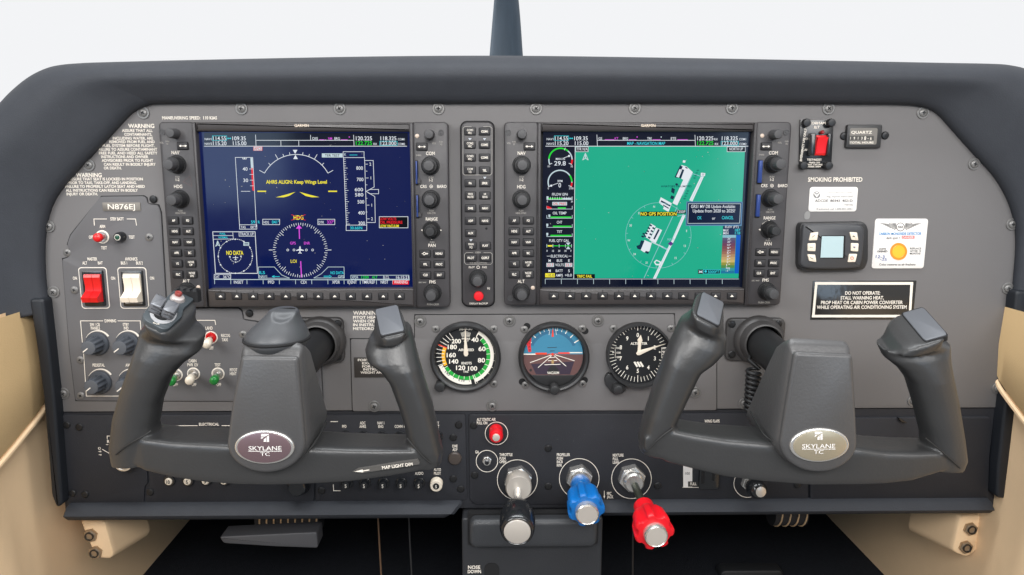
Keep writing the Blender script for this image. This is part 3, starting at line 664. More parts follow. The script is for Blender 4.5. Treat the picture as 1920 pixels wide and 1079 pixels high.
for a, l in ((-61, 46), (-45, 22), (-30, 44), (-20, 20), (-10, 20), (10, 20), (20, 20), (30, 44), (45, 22), (61, 46)): g.tick(853, 602, 297, 297+l, a, 4.5, EW)
g.poly([(825, 268), (863, 268), (844, 301)], EW); g.poly([(829, 343), (866, 343), (847, 308)], EW)
zf = lambda X, Y: (X, Y-785.4+785.4)
g.flush('roll_scale', T)
# airspeed tape
g.line([(355, 330), (390, 898)], 4, EW); g.line([(497, 330), (527, 898)], 4, EW); g.line([(355, 330), (497, 330)], 4, EW)
g.poly([(478, 334), (494, 334), (499, 416), (483, 416)], EP); g.poly([(484, 416), (499, 416), (510, 606), (494, 598)], ER)
for y in (424, 469, 516, 562): g.line([(470+(y-424)*0.05, y), (496+(y-424)*0.05, y)], 3.5, EW)
g.text('40', 0, 424, 27, EW, x0=415, x1=455); g.text('30', 0, 517, 27, EW, x0=420, x1=460); g.poly([(412, 333), (448, 333), (446, 345), (415, 345)], EW); g.poly([(418, 333), (427, 333), (426, 340), (419, 340)], EK); g.poly([(434, 333), (443, 333), (442, 340), (435, 340)], EK)
g.line([(403, 607), (424, 607)], 4, EW); g.line([(428, 607), (449, 607)], 4, EW); g.line([(453, 607), (475, 607)], 4, EW)
g.flush('airspeed_tape', T)
g.text('AHRS ALIGN: Keep Wings Level', 0, 530, 28, EY, x0=606, x1=1104, wt='b')
g.rect(536, 602, 607, 612, EY); g.rect(1115, 602, 1187, 612, EY)
g.poly([(686, 656), (770, 634), (846, 612), (795, 644), (752, 656)], EY); g.poly([(880, 612), (960, 634), (1042, 655), (980, 656), (930, 645)], EY)
g.flush('attitude_message', T)
g.rect(1063, 297, 1232, 330, EP); g.text('TER TEST', 0, 314, 20, EK, x0=1088, x1=1208)
g.frame(1237, 283, 1408, 331, 4, EW); g.line([(1290, 310), (1352, 310)], 4, EC); g.text('K', 1254, 306, 20, EP)
g.line([(1240, 331), (1264, 888)], 4, EW); g.line([(1412, 331), (1430, 888)], 4, EW)
for k in range(30):
    y = 344+k*18.3; x = 1240+(y-331)*0.043; g.line([(x, y), (x+(28 if k % 5 == 4 else 16), y)], 3.5, EW)
for s, x, y in [('800', 1372, 417), ('700', 1376, 510), ('600', 1366, 593), ('580', 1368, 635), ('500', 1382, 693), ('400', 1386, 783), ('300', 1389, 868)]: g.text(s, x, y, 27, EW, wd=54 if s not in ('600', '580') else 68)
g.line([(1412, 355), (1483, 355), (1491, 572), (1425, 607), (1496, 650), (1500, 862), (1430, 862)], 4, EW); g.line([(1425, 607), (1455, 592), (1527, 592), (1527, 627), (1455, 627), (1425, 607)], 4, EW)
for s, x, y in [('2', 1459, 385), ('1', 1464, 498), ('1', 1471, 720), ('2', 1473, 832)]: g.text(s, x, y, 24, EW); g.line([(x-40, y), (x-20, y)], 3.5, EW)
for y in (442, 554, 664, 776): g.line([(1422, y), (1434, y)], 3.5, EW)
g.flush('altitude_tape', T)
g.tf = zB
g.text('59', 0, 73, 24, EC, x0=484, x1=517); g.text('R', 548, 73, 22, EC); g.frame(391, 95, 531, 131, 4, EW); g.text('TAS', 0, 115, 20, EW, x0=400, x1=440); g.text('0KT', 0, 115, 21, EW, x0=480, x1=526)
g.frame(1262, 98, 1430, 142, 4, EW); g.text('30.66IN', 0, 121, 23, EC, x0=1295, x1=1393)
g.flush('tape_readout', T)
g.rect(1531, 27, 1769, 122, EW); g.rect(1535, 31, 1765, 118, EK)
for s, b, y, m in [('LOW VOLTS', 1672, 47, ER), ('OIL PRESSURE', 1722, 75, ER), ('LOW VACUUM', 1692, 105, EY)]: g.text(s, 0, y, 21, m, x0=1538, x1=b, wt='b')
g.flush('alert_box', T)
g.text('HDG', 0, 36, 34, EY, x0=832, x1=912, wt='b'); g.line([(815, 12), (928, 58)], 4, ER); g.line([(928, 12), (815, 58)], 4, ER)
g.frame(580, 50, 718, 94, 4, EW); g.text('HDG', 0, 75, 21, EW, x0=588, x1=630); g.text('041°', 0, 73, 25, EC, x0=655, x1=714)
g.frame(1031, 50, 1169, 94, 4, EW); g.text('DTK', 0, 75, 21, EW, x0=1038, x1=1082); g.text('337°', 0, 73, 25, EM, x0=1106, x1=1166)
for k in range(72):
    a = k*5-4; l = 44 if k % 9 == 0 and k % 18 else (26 if k % 2 == 0 else 17); g.tick(887, 302, 222-l*0.9, 222, a, 4.2, EW)
for x in (632, 1112): g.line([(x, 301), (x+28, 301)], 5, EW)
g.poly([(852, 127), (902, 125), (876, 96)], EM); g.line([(878, 120), (881, 208)], 8, EM); g.line([(891, 395), (897, 522)], 8, EM)
g.text('GPS', 0, 245, 22, EM, x0=804, x1=850); g.text('ENR', 0, 245, 22, EM, x0=918, x1=966); g.text('LOI', 0, 393, 26, EY, x0=809, x1=857)
for x in (785, 836, 937, 988): g.arc(x, 301, 6, 10, 0, 360, EW, 14)
def plane(cx, cy, s): g.poly([(cx, cy-32*s), (cx+6*s, cy-22*s), (cx+6*s, cy-8*s), (cx+31*s, cy+2*s), (cx+31*s, cy+8*s), (cx+5*s, cy+6*s), (cx+4*s, cy+20*s), (cx+14*s, cy+26*s), (cx+14*s, cy+31*s), (cx, cy+27*s), (cx-14*s, cy+31*s), (cx-14*s, cy+26*s), (cx-4*s, cy+20*s), (cx-5*s, cy+6*s), (cx-31*s, cy+8*s), (cx-31*s, cy+2*s), (cx-6*s, cy-8*s), (cx-6*s, cy-22*s)], EW)
plane(885, 300, 1)
g.line([(800, 532), (735, 505), (675, 440), (545, 440), (548, 532), (800, 532)], 4, EP); g.line([(998, 530), (1060, 495), (1115, 440), (1245, 440), (1247, 530), (998, 530)], 4, EP)
g.text('ILS', 0, 486, 23, EC, x0=552, x1=598); g.text('NAV1', 0, 518, 22, EP, x0=553, x1=615); g.line([(660, 518), (718, 518)], 4, EC); g.line([(676, 510), (658, 518), (676, 526)], 4, EC)
g.text('NO DATA', 0, 487, 23, EC, x0=1135, x1=1243); g.text('GPS', 0, 518, 22, EP, x0=1196, x1=1244); g.line([(1080, 514), (1128, 514)], 3.5, EC); g.line([(1080, 522), (1128, 522)], 3.5, EC); g.line([(1126, 508), (1142, 518), (1126, 528)], 3.5, EC)
g.flush('heading_dial', T)
g.line([(172, 152), (518, 152), (538, 492), (195, 492), (172, 152)], 5, EW); g.line([(175, 183), (338, 183), (336, 156)], 3.5, EW); g.line([(178, 213), (341, 211), (338, 183)], 3.5, EW)
g.text('FAIL', 0, 168, 16, EC, x0=230, x1=278); g.text('NORMAL', 0, 198, 16, EC, x0=220, x1=296); g.line([(387, 155), (388, 188), (513, 188)], 4, EW); g.text('TRACK UP', 0, 170, 23, EW, x0=394, x1=507)
for k in range(60): g.arc(357, 352, 137, 142, k*6, k*6+3.4, EW, 2)
for k in range(12): a = math.radians(k*30); g.disc(357+139*math.sin(a), 352-139*math.cos(a), 6, EW, 8)
for k in range(9): g.arc(360, 354, 44, 48, 92+k*20, 92+k*20+12, EW, 2)
for x, y in ((312, 355), (403, 352), (361, 400)): g.disc(x, y, 6, EW, 8)
g.line([(338, 363), (380, 363)], 5, EW); g.line([(359, 350), (360, 382)], 5, EW); g.line([(350, 380), (369, 380)], 4, EW)
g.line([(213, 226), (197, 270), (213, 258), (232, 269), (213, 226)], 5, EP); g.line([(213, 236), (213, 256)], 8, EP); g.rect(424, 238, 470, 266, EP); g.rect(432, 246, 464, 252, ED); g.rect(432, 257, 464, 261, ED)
g.text('NO DATA', 0, 324, 32, EY, x0=284, x1=423, wt='b')
g.flush('inset_map', T)
g.frame(185, 500, 320, 537, 4, EW); g.text('OAT', 0, 519, 21, EW, x0=190, x1=228); g.text('36°C', 0, 520, 22, EW, x0=258, x1=318)
g.line([(1301, 507), (1775, 507), (1778, 540), (1302, 540), (1301, 507)], 4, EP); g.line([(1568, 507), (1568, 540)], 4, EP); g.text('XPDR', 0, 524, 21, EP, x0=1308, x1=1362); g.text('1200', 0, 523, 22, EG, x0=1387, x1=1447); g.text('ALT', 0, 523, 22, EG, x0=1474, x1=1518); g.text('LCL', 0, 523, 22, EW, x0=1574, x1=1616); g.text('16:15:21', 0, 524, 23, EW, x0=1671, x1=1774)
g.flush('status_box', T)
g.line([(185, 541), (1780, 546)], 5, EP)
for k in range(12): x = 188+k*132.2; g.line([(x, 541), (x+1, 578)], 4, EP)
g.rect(1643, 548, 1775, 583, ER)
for s, x, w in [('INSET', 385, 78), ('PFD', 650, 50), ('CDI', 915, 46), ('XPDR', 1180, 64), ('IDENT', 1312, 76), ('TMR/REF', 1445, 106), ('NRST', 1576, 62), ('WARNING', 1709, 110)]: g.text(s, x, 563, 25, EW, wd=w)
g.flush('key_labels', T)
rows = [('AP', 'FD'), ('HDG', 'ALT'), ('NAV', 'VNV'), ('APR', 'BC'), ('VS', 'NOSE\nUP'), ('FLC', 'NOSE\nDN')]
lx = [(325.4, 351.8, 414), (327.6, 353, 434), (328.7, 354.6, 454.5), (331, 356, 474.5), (332.6, 358, 494.6), (334, 360, 515)]
colL(T, dict(buttons=[(x, y, rows[i][j]) for i, (a, b, y) in enumerate(lx) for j, x in enumerate((a, b))]+[(343, 274, '<>')], big=[(332, 309), (338, 374), (351, 546)], small=(329, 251), led=[(372, 539)], lock=[(304, 248)]),
     [('VOL', 303, 268, 3.2), ('PUSH', 314, 265.5, 2.4), ('ID', 314, 270, 2.8), ('NAV', 329, 286.5, 6), ('PUSH', 333, 332, 3), ('1-2', 333, 337.3, 5), ('HDG', 334, 350, 6), ('PUSH', 338, 395.5, 3), ('HDG SYNC', 338.5, 400, 3.2), ('ALT', 349, 527.5, 6)])
k = Ink(CY-0.0003); k.line([(343, 341), (356, 331), (360, 350), (343, 341)], 0.9, mat('sticker_edge', (0.09, 0.06, 0.06), 0.6)); k.flush('sticker_outline', T)
rr = [('D>', 'MENU'), ('FPL', 'PROC'), ('CLR', 'ENT')]
def rtxt(c, d, e, f_, p, r, pn, fm, pc): return [('VOL', c[0]-6, c[1], 3.2), ('PUSH', c[0]+7, c[1]-2.5, 2.4), ('SQ', c[0]+7, c[1]+2, 2.8), ('EMERG', d[0]-22, d[1]+3.5, 2.6), ('COM', *d, 6), ('PUSH', e[0], e[1]-5, 3), ('1-2', *e, 5), ('CRS', f_[0]-17, f_[1], 5.6), ('BARO', f_[0]+17.5, f_[1], 5.6), ('@', f_[0]-2.6, f_[1], 1), ('PUSH', p[0], p[1]-4.6, 3), ('CRS CTR', *p, 3.2), ('RANGE', *r, 5.6), ('PUSH', pn[0], pn[1]-6, 3), ('PAN', *pn, 6), ('DFLT MAP', fm[0]-19, fm[1]+1, 2.6), ('FMS', *fm, 5.8), ('PUSH CRSR', *pc, 3.6)]
colL(T, dict(buttons=[(797, 476, 'D>'), (823, 476, 'MENU'), (797.5, 496, 'FPL'), (823.5, 496, 'PROC'), (798, 516, 'CLR'), (824, 516, 'ENT'), (791, 275.5, '<>')], big=[(807, 311), (808, 374), (811, 549)], small=(806, 253), range=(809, 432), led=[(782, 255.5)], lock=[(827, 249)], slot=[(781.5, 301, 348), (783, 365, 410)]),
     rtxt((820, 269), (807, 288), (808, 338), (811, 350), (809, 400), (809.5, 411), (810, 460.5), (811, 529), (812, 571)))

EMAP = emit('screen_map_teal', (14, 174, 138), 0.95, 0.5)
QM = dict(TL=(946, 229), TR=(1486, 229), yt=229, yb=573, L=(946, 1010), Lb=(945, 1008), R=(1417, 1486), Rb=(1399, 1462), S=(1017, 248, 1406, 540, 1017, 1392),
          soft=([1000+X*0.2292 for X in (167, 300, 432, 567, 700, 830, 963, 1096, 1227, 1360, 1491, 1625)], 555.2), marks=(1, 2, 3, 4, 5, 6), brand=(1215.5, 235.8), bg=EH)
T, g = display('multi_function_display', 'right avionics display showing a teal moving map with white runways', QM)
zA = Z(1000, 220, 0.22917); zB = Z(1000, 400, 0.22917)
g.tf = zA; g.poly([(342, 240), (1733, 240), (1678, 1318), (330, 1318)], EMAP)
g.flush('map_area', T)
header(g, zA, 5)
g.text('RX', 0, 181, 17, EW, x0=1480, x1=1509)
for s, a, b in [('GS', 533, 563), ('BRG', 732, 775), ('TRK', 931, 971), ('ETE', 1125, 1168)]: g.text(s, 0, 175, 20, EW, x0=a, x1=b)
g.text('KT', 0, 175, 20, EM, x0=666, x1=695)
for a, b in ((585, 660), (783, 843), (977, 1040), (1180, 1262)): g.line([(a, 184), (b, 184)], 4, EM)
g.disc(849, 163, 5, EM, 8); g.disc(1046, 163, 5, EP, 8); g.text('MAP - NAVIGATION MAP', 0, 215, 24, EC, x0=768, x1=1078)
g.flush('frequency_bar', T)
g.line([(342, 240), (330, 1320)], 4, EW)
g.rect(348, 243, 448, 283, EK); g.frame(348, 243, 448, 283, 3.5, EW); g.text('TFR N/A', 0, 262, 23, EW, x0=354, x1=444); g.rect(1585, 243, 1734, 283, EK); g.frame(1585, 243, 1734, 283, 3.5, EW); g.text('NORTH UP', 0, 261, 22, EW, x0=1603, x1=1714)
g.line([(426, 296), (404, 350), (426, 336), (448, 350), (426, 296)], 6, EP); g.line([(426, 310), (426, 334)], 8, EP)
g.flush('map_corner_boxes', T)
# engine strip
def eng(cx, cy, r, g0, g1, r0, r1):
    g.arc(cx, cy, r-5, r+5, -112, 112, EP, 30); g.arc(cx, cy, r-6, r+6, g0, g1, EG, 20); g.arc(cx, cy, r-7, r+7, r0, r1, ER, 8)
    for a in (-112, 112): g.tick(cx, cy, r-20, r+4, a, 5, EW)
eng(222, 350, 95, -85, 40, 88, 112); g.line([(250, 334), (288, 320)], 4, EW); g.disc(292, 318, 9, EW, 8); g.tick(222, 350, 86, 106, 22, 4, EW); g.text('MAN IN', 0, 342, 17, EW, x0=184, x1=258); g.text('29.8', 0, 378, 34, EW, x0=171, x1=265); g.text('10', 125, 403, 15, EW); g.text('35', 314, 403, 15, EW)
eng(218, 532, 97, 55, 88, 92, 112); g.line([(150, 559), (202, 540)], 4, EW); g.disc(146, 561, 9, EW, 8); g.text('RPM', 0, 523, 17, EW, x0=199, x1=238); g.text('0', 216, 557, 36, EW); g.text('0', 123, 583, 15, EW); g.text('2700', 310, 583, 15, EW)
def bar(y, segs, x0=110, x1=318):
    g.line([(x0, y-14), (x0, y+10), (x1, y+10), (x1, y-14)], 4, EP)
    for a, b, m in segs: g.rect(a, y-4, b, y+7, m)
bar(665, [(118, 240, EG), (240, 312, EP)]); g.poly([(108, 648), (124, 648), (124, 664), (116, 674), (108, 664)], EP)
for k in range(11): g.line([(120+k*19, 654), (120+k*19, 676)], 3, EW)
for s, y, a, b in [('FFLOW GPH', 632, 153, 281), ('OIL TEMP', 785, 159, 271), ('CHT', 860, 192, 236), ('TIT', 937, 192, 236), ('FUEL QTY GAL', 1010, 130, 293), ('ELECTRICAL', 1137, 143, 284), ('BUS', 1174, 192, 236), ('M', 1174, 124, 142), ('E', 1174, 285, 299), ('VOLTS', 1209, 179, 249), ('BATT', 1257, 183, 241), ('M', 1257, 124, 142), ('S', 1257, 284, 298), ('AMPS', 1294, 183, 241), ('+0.0', 1293, 258, 314)]: g.text(s, 0, y, 21, EW, x0=a, x1=b)
g.text('0', 115, 690, 14, EW); g.text('26', 315, 690, 14, EW)
g.rect(155, 694, 275, 722, EP); g.text('OIL PRES', 0, 708, 18, ER, x0=161, x1=269); bar(742, [(200, 266, EG)]); g.poly([(108, 728), (122, 728), (150, 742), (150, 750), (112, 750)], ER)
for y, a in ((817, 140), (892, 160), (967, 140)): bar(y, [(a, 310, EG)]); x = 131 if y == 817 else 114; g.poly([(x-8, y-20), (x+8, y-20), (x+8, y-4), (x, y+5), (x-8, y-4)], EP)
g.line([(110, 1053), (312, 1053)], 6, EG); g.rect(118, 1047, 156, 1059, EY)
for x in (110, 160, 211, 262, 312): g.line([(x, 1040), (x, 1066)], 4, EP)
g.poly([(266, 1026), (304, 1026), (285, 1050)], EP); g.poly([(266, 1080), (304, 1080), (285, 1056)], EP)
for s, x in (('0', 112), ('10', 161), ('20', 211), ('30', 262), ('F', 308)): g.text(s, x, 1094, 15, EW)
g.line([(111, 1137), (138, 1137)], 3, EW); g.line([(288, 1137), (311, 1137)], 3, EW)
for a in (107, 257): g.rect(a, 1193, a+62, 1225, EP); g.text('23.7', a+31, 1209, 22, ER, wd=52)
g.rect(97, 1277, 175, 1310, EY); g.text('-10.0', 136, 1294, 22, INKB, wd=66)
g.flush('engine_strip', T)
# airport picture
zq = lambda X, Y: (X, Y)
def P1(pts, m): g.poly(pts, m)
EN = emit('screen_building', (12, 48, 72), 0.95); EPK = EP
P1([(1212, 392), (1252, 404), (1304, 450), (1176, 722), (1138, 704), (1226, 512), (1180, 490)], EW); P1([(1200, 395), (1222, 405), (1178, 497), (1155, 492)], EN); P1([(1196, 425), (1208, 430), (1180, 492), (1168, 488)], EW); P1([(1218, 425), (1234, 432), (1208, 503), (1190, 496)], EN)
P1([(1245, 405), (1262, 416), (1258, 424), (1240, 412)], EN); P1([(1165, 540), (1184, 546), (1178, 562), (1160, 556)], EN); P1([(1132, 575), (1158, 590), (1150, 628), (1126, 612)], EN); P1([(1128, 640), (1154, 650), (1142, 675), (1118, 664)], EN)
P1([(1372, 480), (1394, 486), (1300, 690), (1275, 680)], EW); g.line([(1383, 484), (1290, 682)], 2.5, ET); P1([(1370, 455), (1406, 458), (1403, 483), (1368, 480)], EW); g.text('03', 1388, 469, 14, EN)
g.line([(1302, 462), (1375, 487)], 5, ET); g.line([(1302, 462), (1220, 640)], 4, ET); [g.line([(1308+q*6+i*9, 500+q*4-i*21), (1322+q*6+i*9, 494+q*4-i*21)], 3, EN) for q in (0, 1) for i in range(4)]; [g.line([(1226+q*6+i*9, 668+q*4-i*21), (1240+q*6+i*9, 662+q*4-i*21)], 3, EN) for q in (0, 1) for i in range(4)]; g.text('AVIATORS UNLIMITED', 1168, 566, 15, EN, wd=250)
P1([(1042, 655), (1132, 705), (1105, 775), (1060, 750), (1068, 733), (1026, 700)], EW); P1([(1046, 680), (1122, 720), (1117, 732), (1040, 692)], EN); P1([(1062, 715), (1108, 742), (1104, 750), (1060, 724)], EN); P1([(1225, 352), (1245, 356), (1240, 374), (1220, 370)], EW)
zr = 785.4
g.tf = zB
P1([(1222, 10), (1244, 18), (1158, 210), (1138, 205)], EW); P1([(1110, 262), (1128, 268), (1002, 535), (978, 535)], EW); g.line([(1230, 16), (992, 530)], 2.2, ET)
P1([(1140, 205), (1158, 210), (1130, 268), (1110, 262)], EW)
g.line([(1175, -50), (905, 530)], 5, ET); g.line([(1180, 25), (1225, 15)], 6, ET); g.line([(1050, 275), (1090, 295)], 12, ET); g.line([(965, 235), (1060, 278)], 9, EP)
g.arc(1022, 182, 266, 269, 0, 360, ET, 60)
for k in range(12):
    a = math.radians(k*30+4); g.tick(1022, 182, 250, 268, k*30+4, 3, ET)
for s, x, y in [('30', 795, 100), ('W', 780, 223), ('24', 827, 335), ('21', 925, 405), ('15', 1163, 366), ('12', 1238, 267), ('E', 1253, 145), ('N', 987, -53), ('33', 865, 0)]: g.text(s, x, y, 17, EW)
P1([(985, 400), (1005, 380), (1040, 395), (1048, 410), (1030, 428), (1000, 425)], EW); P1([(996, 402), (1008, 390), (1030, 400), (1034, 408), (1024, 416), (1004, 414)], EMAP)
P1([(1003, 118), (1052, 138), (1000, 245), (948, 220)], EW); P1([(1020, 130), (1034, 136), (992, 216), (980, 210)], EN); P1([(960, 85), (1000, 108), (950, 215), (905, 190), (930, 150)], EW)
for i, (x, y) in enumerate([(962, 95), (948, 118), (938, 142), (926, 160), (985, 118), (972, 142), (962, 168), (950, 195), (905, 165), (896, 186), (915, 182)]): P1([(x-9, y-6), (x+9, y+4), (x+3, y+16), (x-15, y+6)], EN)
P1([(908, 220), (968, 245), (948, 312), (905, 320), (872, 298)], EW); P1([(880, 222), (908, 228), (878, 300), (850, 290), (842, 268), (868, 258)], EN); P1([(918, 308), (946, 316), (938, 334), (912, 322)], EN)
P1([(1122, 230), (1145, 248), (1124, 268), (1098, 250)], emit('screen_purple', (96, 50, 140), 0.9)); g.text('XJN5', 1122, 214, 15, ET, wd=60)
g.flush('airport_map', T)
g.rect(872, -12, 1174, 24, EK); g.text('NO GPS POSITION', 0, 6, 25, EY, x0=876, x1=1170, wt='b'); g.rect(1172, -26, 1246, 4, EK); g.text('1250F', 0, -12, 20, EW, x0=1176, x1=1242)
g.flush('position_message', T)
g.poly([(1251, -96), (1711, -94), (1702, 104), (1244, 104)], emit('dialog_border', (96, 140, 180), 0.9)); g.poly([(1259, -88), (1702, -86), (1694, 94), (1252, 95)], emit('dialog_dark', (14, 44, 84), 0.95))
g.poly([(1266, -80), (1696, -79), (1688, 84), (1260, 86)], EP); g.poly([(1270, -76), (1692, -75), (1684, 80), (1264, 82)], emit('dialog_fill', (8, 24, 54), 1.0))
g.text('GRS1 MV DB Update Available:', 0, -55, 25, EW, x0=1289, x1=1651); g.text('Update from 2020 to 2025?', 0, -19, 25, EW, x0=1303, x1=1649); g.text('OK', 0, 38, 25, EC, x0=1341, x1=1375); g.text('or', 1474, 41, 23, EW, wd=26); g.text('CANCEL', 0, 37, 25, EC, x0=1541, x1=1635)
g.flush('update_dialog', T)
g.poly([(1551, 105), (1697, 105), (1694, 178), (1547, 178)], emit('legend_dark', (20, 40, 78), 1)); g.text('ELEV (FT)', 0, 112, 17, EW, x0=1567, x1=1678); g.text('MAX', 0, 140, 20, EW, x0=1552, x1=1596); g.text('187', 0, 139, 21, EC, x0=1648, x1=1690); g.text('MIN', 0, 164, 20, EW, x0=1552, x1=1594); g.text('118', 0, 163, 21, EC, x0=1648, x1=1690)
cs = [(140, 190, 205), (92, 88, 118), (96, 72, 104), (112, 66, 92), (128, 76, 84), (140, 92, 88), (160, 112, 92), (178, 140, 104), (196, 164, 112), (206, 182, 110), (150, 150, 66), (86, 140, 74), (50, 150, 160), (30, 120, 160)]
for i, c in enumerate(cs):
    y0 = 178+i*22.5; g.poly([(1547-i*1.1, y0), (1656-i*1.1, y0), (1655-i*1.1, y0+22.6), (1546-i*1.1, y0+22.6)], emit('legend_%d' % i, c, 0.95))
for i, s in enumerate(['26°', '20°', '12°', '9°', '7°', '5°', '4°', '3°', '2°', '1°']): g.text(s, 1601-i*1.0, 208+i*(26 if i < 5 else 24), 16, EW, wd=30)
g.text('Sea', 1590, 446, 16, EW, wd=34); g.text('-1°', 1588, 470, 16, EW, wd=34); g.poly([(1658, 178), (1694, 178), (1677, 493), (1643, 493)], emit('legend_blue', (10, 92, 196), 0.95))
g.flush('elevation_legend', T)
g.rect(1345, 461, 1388, 496, EK); P1([(1350, 466), (1360, 472), (1374, 472), (1384, 466), (1380, 478), (1384, 491), (1374, 486), (1360, 486), (1350, 491), (1355, 478)], EP); g.rect(1390, 461, 1526, 496, EK); g.frame(1390, 461, 1526, 496, 3, EC); g.disc(1408, 476, 10, EC, 10); g.text('5000FT', 0, 479, 21, EC, x0=1426, x1=1519)
g.rect(333, 498, 503, 533, EK); g.text('TRFC FAIL', 0, 516, 22, EY, x0=356, x1=480, wt='b')
g.line([(97, 538), (1678, 538)], 4, EP)
for k in range(12): g.line([(97+k*131.5, 538), (97+k*131.5, 578)], 3.5, EP)
g.flush('key_labels', T)
lx = [(964.3, 990.6, y) for y in (414, 434, 454.6, 475, 495, 515)]
colL(T, dict(buttons=[(x, y, rows[i][j]) for i, (a, b, y) in enumerate(lx) for j, x in enumerate((a, b))]+[(992.5, 275, '<>')], big=[(978, 310), (977.5, 374), (977, 548)], small=(978, 253), led=[(999, 540)], lock=[(953, 249), (957, 560)]),
     [('VOL', 954, 269, 3.2), ('PUSH', 964, 266.5, 2.4), ('ID', 964, 271, 2.8), ('NAV', 978, 287.5, 6), ('PUSH', 978, 332, 3), ('1-2', 978, 337.5, 5), ('HDG', 977.5, 350.5, 6), ('PUSH', 977, 395.5, 3), ('HDG SYNC', 977, 400, 3.2), ('ALT', 977, 528, 6)])
colL(T, dict(buttons=[(1426.5, 473, 'D>'), (1452, 473, 'MENU'), (1424.8, 493.5, 'FPL'), (1450.5, 493.5, 'PROC'), (1423.2, 512.5, 'CLR'), (1449.3, 512.5, 'ENT'), (1436.5, 275, '<>')], big=[(1449, 308), (1444, 372), (1437, 546)], small=(1450, 253), range=(1442, 431), led=[(1429, 255)], lock=[(1474.5, 248.5)], slot=[(1423.7, 300, 346), (1420, 364, 409)]),
     rtxt((1468, 268), (1450, 287), (1447.5, 337), (1450, 348.5), (1444, 398), (1443, 409), (1440, 457.5), (1435.5, 525.6), (1433, 567.5)))

# dust on the glass of both displays
for nm, (x0, y0, x1, y1) in (('primary_flight_display', (392, 252, 765, 538)), ('multi_function_display', (1022, 252, 1388, 536))):
    k = Ink(-0.0071)
    for _ in range(46):
        k.disc(random.uniform(x0, x1), random.uniform(y0, y1), random.choice((0.35, 0.45, 0.55, 0.8)), PRINTD, 6)
    k.flush('dust', bpy.data.objects[nm])
# ------------------------------------------------------------------ audio panel between the displays
AP = thing('audio_panel', 'narrow charcoal audio panel with red backup button between the two displays', 'panel', W(897, 575, 0))
mk('gap', *prism(vert_quad(862.5, 927, 865, 929, 226.5, 576.5, -0.004, 13), 0.001, -0.0012, 0), GAP, AP, 0)
mk('faceplate', *prism(vert_quad(864.5, 925, 867, 927, 228.5, 574.5, -0.009, 12), -0.001, -0.0085, 0.0014, 3), BEZEL, AP)
AY = -0.0085
for xa, xb, y, a, b in [(881.3, 908.4, 247, 'COM1\nMIC', 'COM1'), (881.3, 908.4, 272, 'COM2\nMIC', 'COM2'), (881.4, 908.5, 296, 'COM3\nMIC', 'COM3'), (881.5, 908.6, 320, 'COM\n1/2', 'TEL'), (881.8, 909, 344, 'PA', 'SPKR'), (882.2, 909.2, 367, 'MKR\nMUTE', 'HI\nSENS'), (882.2, 909.4, 391, 'DME', 'NAV1'), (882.3, 909.5, 414.5, 'ADF', 'NAV2'), (882.5, 0, 437.5, 'AUX', ''), (883, 910, 461, 'MAN\nSQ', 'PLAY'), (883, 910, 484, 'PILOT', 'COPLT')]:
    button(xa, y, a, AP, AY, 3.7)
    if b: button(xb, y, b, AP, AY, 3.7)
k = Ink(AY-0.0003)
def rline(x0, y0, x1, y1, r, gaps=True):
    k.line([(x0+16, y0), (x0+r, y0), (x0, y0+r), (x0, y1-r), (x0+r, y1), (x1-r, y1), (x1, y1-r), (x1, y0+r), (x1-r, y0), (x1-16, y0)], 0.9, PRINTD)
rline(868, 238, 922.5, 328.5, 3); rline(871, 474, 923, 496, 3)
for x, y in ((881, 261.5), (908.5, 261.5), (909, 334), (883, 451)): k.poly([(x-3.2, y-2), (x+3.2, y-2), (x, y+2)], EW)
k.disc(912, 429, 2.2, GAP, 10); k.text('CREW', 896.5, 473.8, 3, PRINTD, wt='b'); k.text('ICS ISOLATION', 897, 493.3, 2.8, PRINTD, wd=32); k.text('PILOT', 884.5, 501.5, 3.6, PRINT, xs=0.8); k.text('PASS', 908.5, 501.5, 3.6, PRINT, xs=0.8); k.arc(896.5, 501.5, 2.2, 3, 0, 360, PRINT, 14); k.text('SQ', 916, 541, 3.4, PRINT, wt='b'); k.text('DISPLAY BACKUP', 897.5, 569.5, 3.2, PRINT, wd=34)
k.flush('lettering', AP)
knob(896, 522.5, AP, True, AY)
c = W(897.5, 555, AY); mk('backup_button', *(lambda vf: (sh(vf[0], c), vf[1]))(lathe([(0, 0.0050), (0.0028, 0.0050), (0.0036, 0.0044), (0.0038, 0.003)], 28)), REDK, AP)

# ------------------------------------------------------------------ round gauges
z8 = Z(760, 580, 0.27083)
def gauge(name, label, cx, cy, r, dial_r, dmat=DIAL, y=-0.0013, proud=0.012):
    c = W(cx, cy, y); T = thing(name, label, 'gauge', c, 'round standby gauges'); s = mpp(cx, cy, y-proud); R = r*s; q = dial_r*s
    mk('bezel', *(lambda vf: (sh(vf[0], c), vf[1]))(lathe([(0, R), (proud*0.75, R), (proud, R-0.0022), (proud, q+0.0030), (proud*0.9, q+0.0012), (proud*0.45, q), (proud*0.45, q-0.0006)], 64, False)), RING, T)
    dy = y-proud*0.45-0.0003
    mk('dial', *(lambda vf: (sh(vf[0], c+np.array([0, 0, 0])), vf[1]))(lathe([(proud*0.3, q+0.001), (proud*0.45, q+0.001)], 48)), dmat, T, 30)
    return T, Ink(dy, z8), c
def needle(T, pts, y, m=IVORY, name='needle'):
    mk(name, *prism(wpoly([z8(*p) for p in pts], y), y+0.0003, y-0.0006, 0.0002), m, T)
G2 = emit  # (dials are unlit, painted)
PG, PY, PR, PW = mat('dial_green', lin((10, 158, 52)), 0.6), mat('dial_yellow', lin((235, 170, 20)), 0.6), mat('dial_red', lin((225, 60, 30)), 0.6), mat('dial_white', lin((232, 226, 214)), 0.6)
